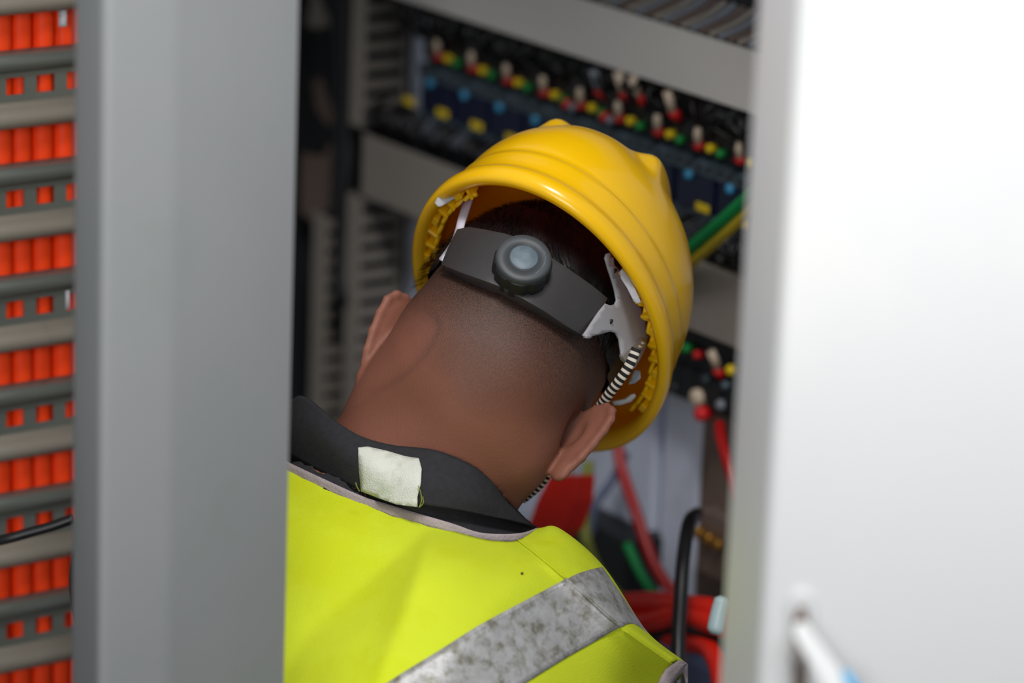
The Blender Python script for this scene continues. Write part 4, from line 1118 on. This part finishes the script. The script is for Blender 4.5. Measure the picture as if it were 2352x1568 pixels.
# ratchet knob, axis out of the band
kc, kn = hit(cyB, 1197, 622); kn = kn if kn[2] < 0 else -kn
ax = -HF[1]*1.0+HF[2]*.06+HF[0]*.05; ax /= np.linalg.norm(ax)
e1 = np.cross(ax, HF[2]); e1 /= np.linalg.norm(e1); e2 = np.cross(ax, e1)
def lathe(prof, seg=64, flute=0, c=kc):
    V_ = []
    for r_, h_ in prof:
        for j in range(seg):
            t_ = 2*math.pi*j/seg; q = r_*(1-(flute if (j % 8) in (0, 1) else 0)); V_.append(c+ax*h_+(e1*math.cos(t_)+e2*math.sin(t_))*q)
    f_ = grid_faces(len(prof), seg, 0, True)+[tuple((len(prof)-1)*seg+j for j in range(seg))]
    return np.array(V_), f_
V_, f_ = lathe([(.0226, -.004), (.0226, .0125), (.0222, .0138)], 64, .05); knob = mesh_obj('ratchet_knob', V_, f_, 'black', hat)
V_, f_ = lathe([(.0214, .0135), (.0217, .0148), (.0211, .0182), (.0200, .0192), (.0119, .0192), (.0117, .0186), (.0111, .0186), (.0110, .0192)]); mesh_obj('knob_cap', V_, f_, 'knob', knob)
V_, f_ = lathe([(.0110, .0189), (.0104, .0195), (.004, .0193), (.001, .0193)]); mesh_obj('knob_disc', V_, f_, 'knob_disc', knob)
P = np.array([kc+ax*.0193+(e1*math.cos(t_)+e2*math.sin(t_))*.0163 for t_ in np.linspace(0, 1.75, 20)])
# find the turn that puts the arrow at the right of the cap
best = max(range(24), key=lambda q: ((e1*math.cos(q*math.pi/12)+e2*math.sin(q*math.pi/12)) @ np.array([.9, -.25, 0])))
t0_ = best*math.pi/12
P = np.array([kc+ax*.0193+(e1*math.cos(t_)+e2*math.sin(t_))*.0163 for t_ in np.linspace(t0_-.75, t0_+.75, 20)])
V_, f_ = tube(P, .00045, 6); mesh_obj('arrow_mark', V_, f_, 'knob_disc', knob)
for q in (-1, 1):
    t_ = t0_+.75*q; c0 = kc+ax*.0193+(e1*math.cos(t_)+e2*math.sin(t_))*.0163; tn = (-e1*math.sin(t_)+e2*math.cos(t_))*q; rd = e1*math.cos(t_)+e2*math.sin(t_)
    if q == 1 or True:
        V_, f_ = tube(np.array([c0-tn*.0012+rd*.0012*q, c0+tn*.0005]), .00045, 6); mesh_obj('arrow_mark', V_, f_, 'knob_disc', knob)

# left suspension strap and right headband arm
SLt = [(1086, 418, 2.94), (1070, 452, 2.925), (1055, 495, 2.905), (1046, 530, 2.892), (1036, 558, 2.882), (1009, 596, 2.868)]
SRt = [(1097, 418, 2.94), (1092, 440, 2.925), (1076, 490, 2.905), (1066, 520, 2.892), (1064, 540, 2.880), (1022, 603, 2.862)]
V_ = []
for A in (SLt, [tuple((np.array(p)+np.array(q))/2) for p, q in zip(SLt, SRt)], SRt): V_.append(catmull(pts_T(A), 8))
V_ = np.stack(V_); mesh_obj('suspension_strap', V_.reshape(-1, 3), grid_faces(3, V_.shape[1]), 'pale_strap', hat, solid=.0018, offset=0)
z5 = lambda L: [(1260+.3315*x, 560+.3315*y) for x, y in L]
arm_d = lambda x, y: 2.827+max(0, x-1340)*.00050+max(0, x-1400)**2*.0000016
arm = patch('headband_arm', z5([(398, 100), (405, 72), (425, 60), (450, 85), (460, 145), (505, 190), (560, 300), (610, 395), (650, 430), (690, 540), (702, 600), (690, 690), (640, 790), (600, 860), (560, 850), (512, 800), (508, 740), (495, 660), (470, 615), (430, 606), (360, 625), (300, 640), (275, 655), (245, 632), (265, 605), (330, 505), (390, 412), (430, 428), (465, 420), (478, 390), (465, 320), (445, 250), (418, 170)]), arm_d, 'grey_plastic', hat, .002, 9)
for x, y in ((456, 187), (428, 538)):
    px, py = z5([(x, y)])[0]; V_, f_ = tube(np.array([T(px, py, arm_d(px, py)+.001), T(px, py, arm_d(px, py)-.0006)]), .0016, 10, flat=1.6); mesh_obj('rivet_hole', V_, f_, 'black', arm)
patch('rivet', z5([(262, 628), (300, 630), (304, 645), (285, 655), (262, 650)]), lambda x, y: arm_d(x, y)-.001, 'grey_plastic', arm, .003, 6)
patch('strap_buckle', z5([(512, 775), (560, 720), (640, 655), (665, 650), (678, 690), (655, 740), (620, 800), (590, 865), (560, 840), (530, 810)]), lambda x, y: arm_d(x, y)-.004, 'chrome', hat, .003, 8, bevel=.0008)
for a1_, b1_ in (((610, 735), (635, 745)), ((625, 710), (650, 718)), ((645, 685), (670, 690))):
    (x0, y0), (x1, y1) = z5([a1_, b1_]); V_, f_ = tube(np.array([T(x0, y0, arm_d(x0, y0)-.0045), T(x1, y1, arm_d(x1, y1)-.0045)]), .0011, 6); mesh_obj('buckle_tooth', V_, f_, 'white', hat)
# clips in the rim
for poly, dd in (([(998, 466), (1004, 454), (1040, 437), (1056, 438), (1054, 450), (1014, 474), (1006, 475)], 2.896), (z5([(490, 190), (515, 172), (560, 235), (600, 310), (640, 400), (625, 415), (590, 400), (545, 310), (500, 240)]), 2.852), (z5([(440, 1090), (530, 1072), (570, 1040), (600, 1035), (606, 1058), (570, 1095), (500, 1118), (450, 1120)]), 2.925)):
    patch('suspension_clip', poly, lambda x, y, dd=dd: dd, 'grey_plastic', hat, .004, 9, bevel=.0008)
patch('clip_strap', z5([(560, 950), (600, 870), (635, 880), (640, 930), (600, 965), (555, 975)]), lambda x, y: 2.915, 'greyp', hat, .003, 9, bevel=.0006)
# chin strap cord
def cord(pts, r_):
    P = catmull(pts_T(pts), 12); V_, f_ = tube(P, r_, 10, flat=.5); o = mesh_obj('chin_strap', V_, f_, 'stripe', hat)
    L = np.concatenate([[0], np.cumsum(np.linalg.norm(np.diff(P, axis=0), axis=1))])/.0052
    uvl = o.data.uv_layers.new(name='UVMap'); n_ = 10
    lv_ = np.zeros(len(o.data.loops), np.int32); o.data.loops.foreach_get('vertex_index', lv_)
    uvs = np.stack([L[np.minimum(lv_//n_, len(L)-1)], (lv_ % n_)/n_], 1).astype(np.float32); uvl.data.foreach_set('uv', uvs.ravel())
cord([(1462, 800, 2.868), (1447, 835, 2.868), (1425, 870, 2.872), (1400, 903, 2.882), (1380, 930, 2.894), (1352, 965, 2.915)], .0040)
cord([(1285, 1060, 2.91), (1262, 1083, 2.905), (1247, 1104, 2.91), (1228, 1125, 2.918), (1200, 1148, 2.93)], .0034)

# outliner tidy: nothing else
print('objects', len(bpy.data.objects))
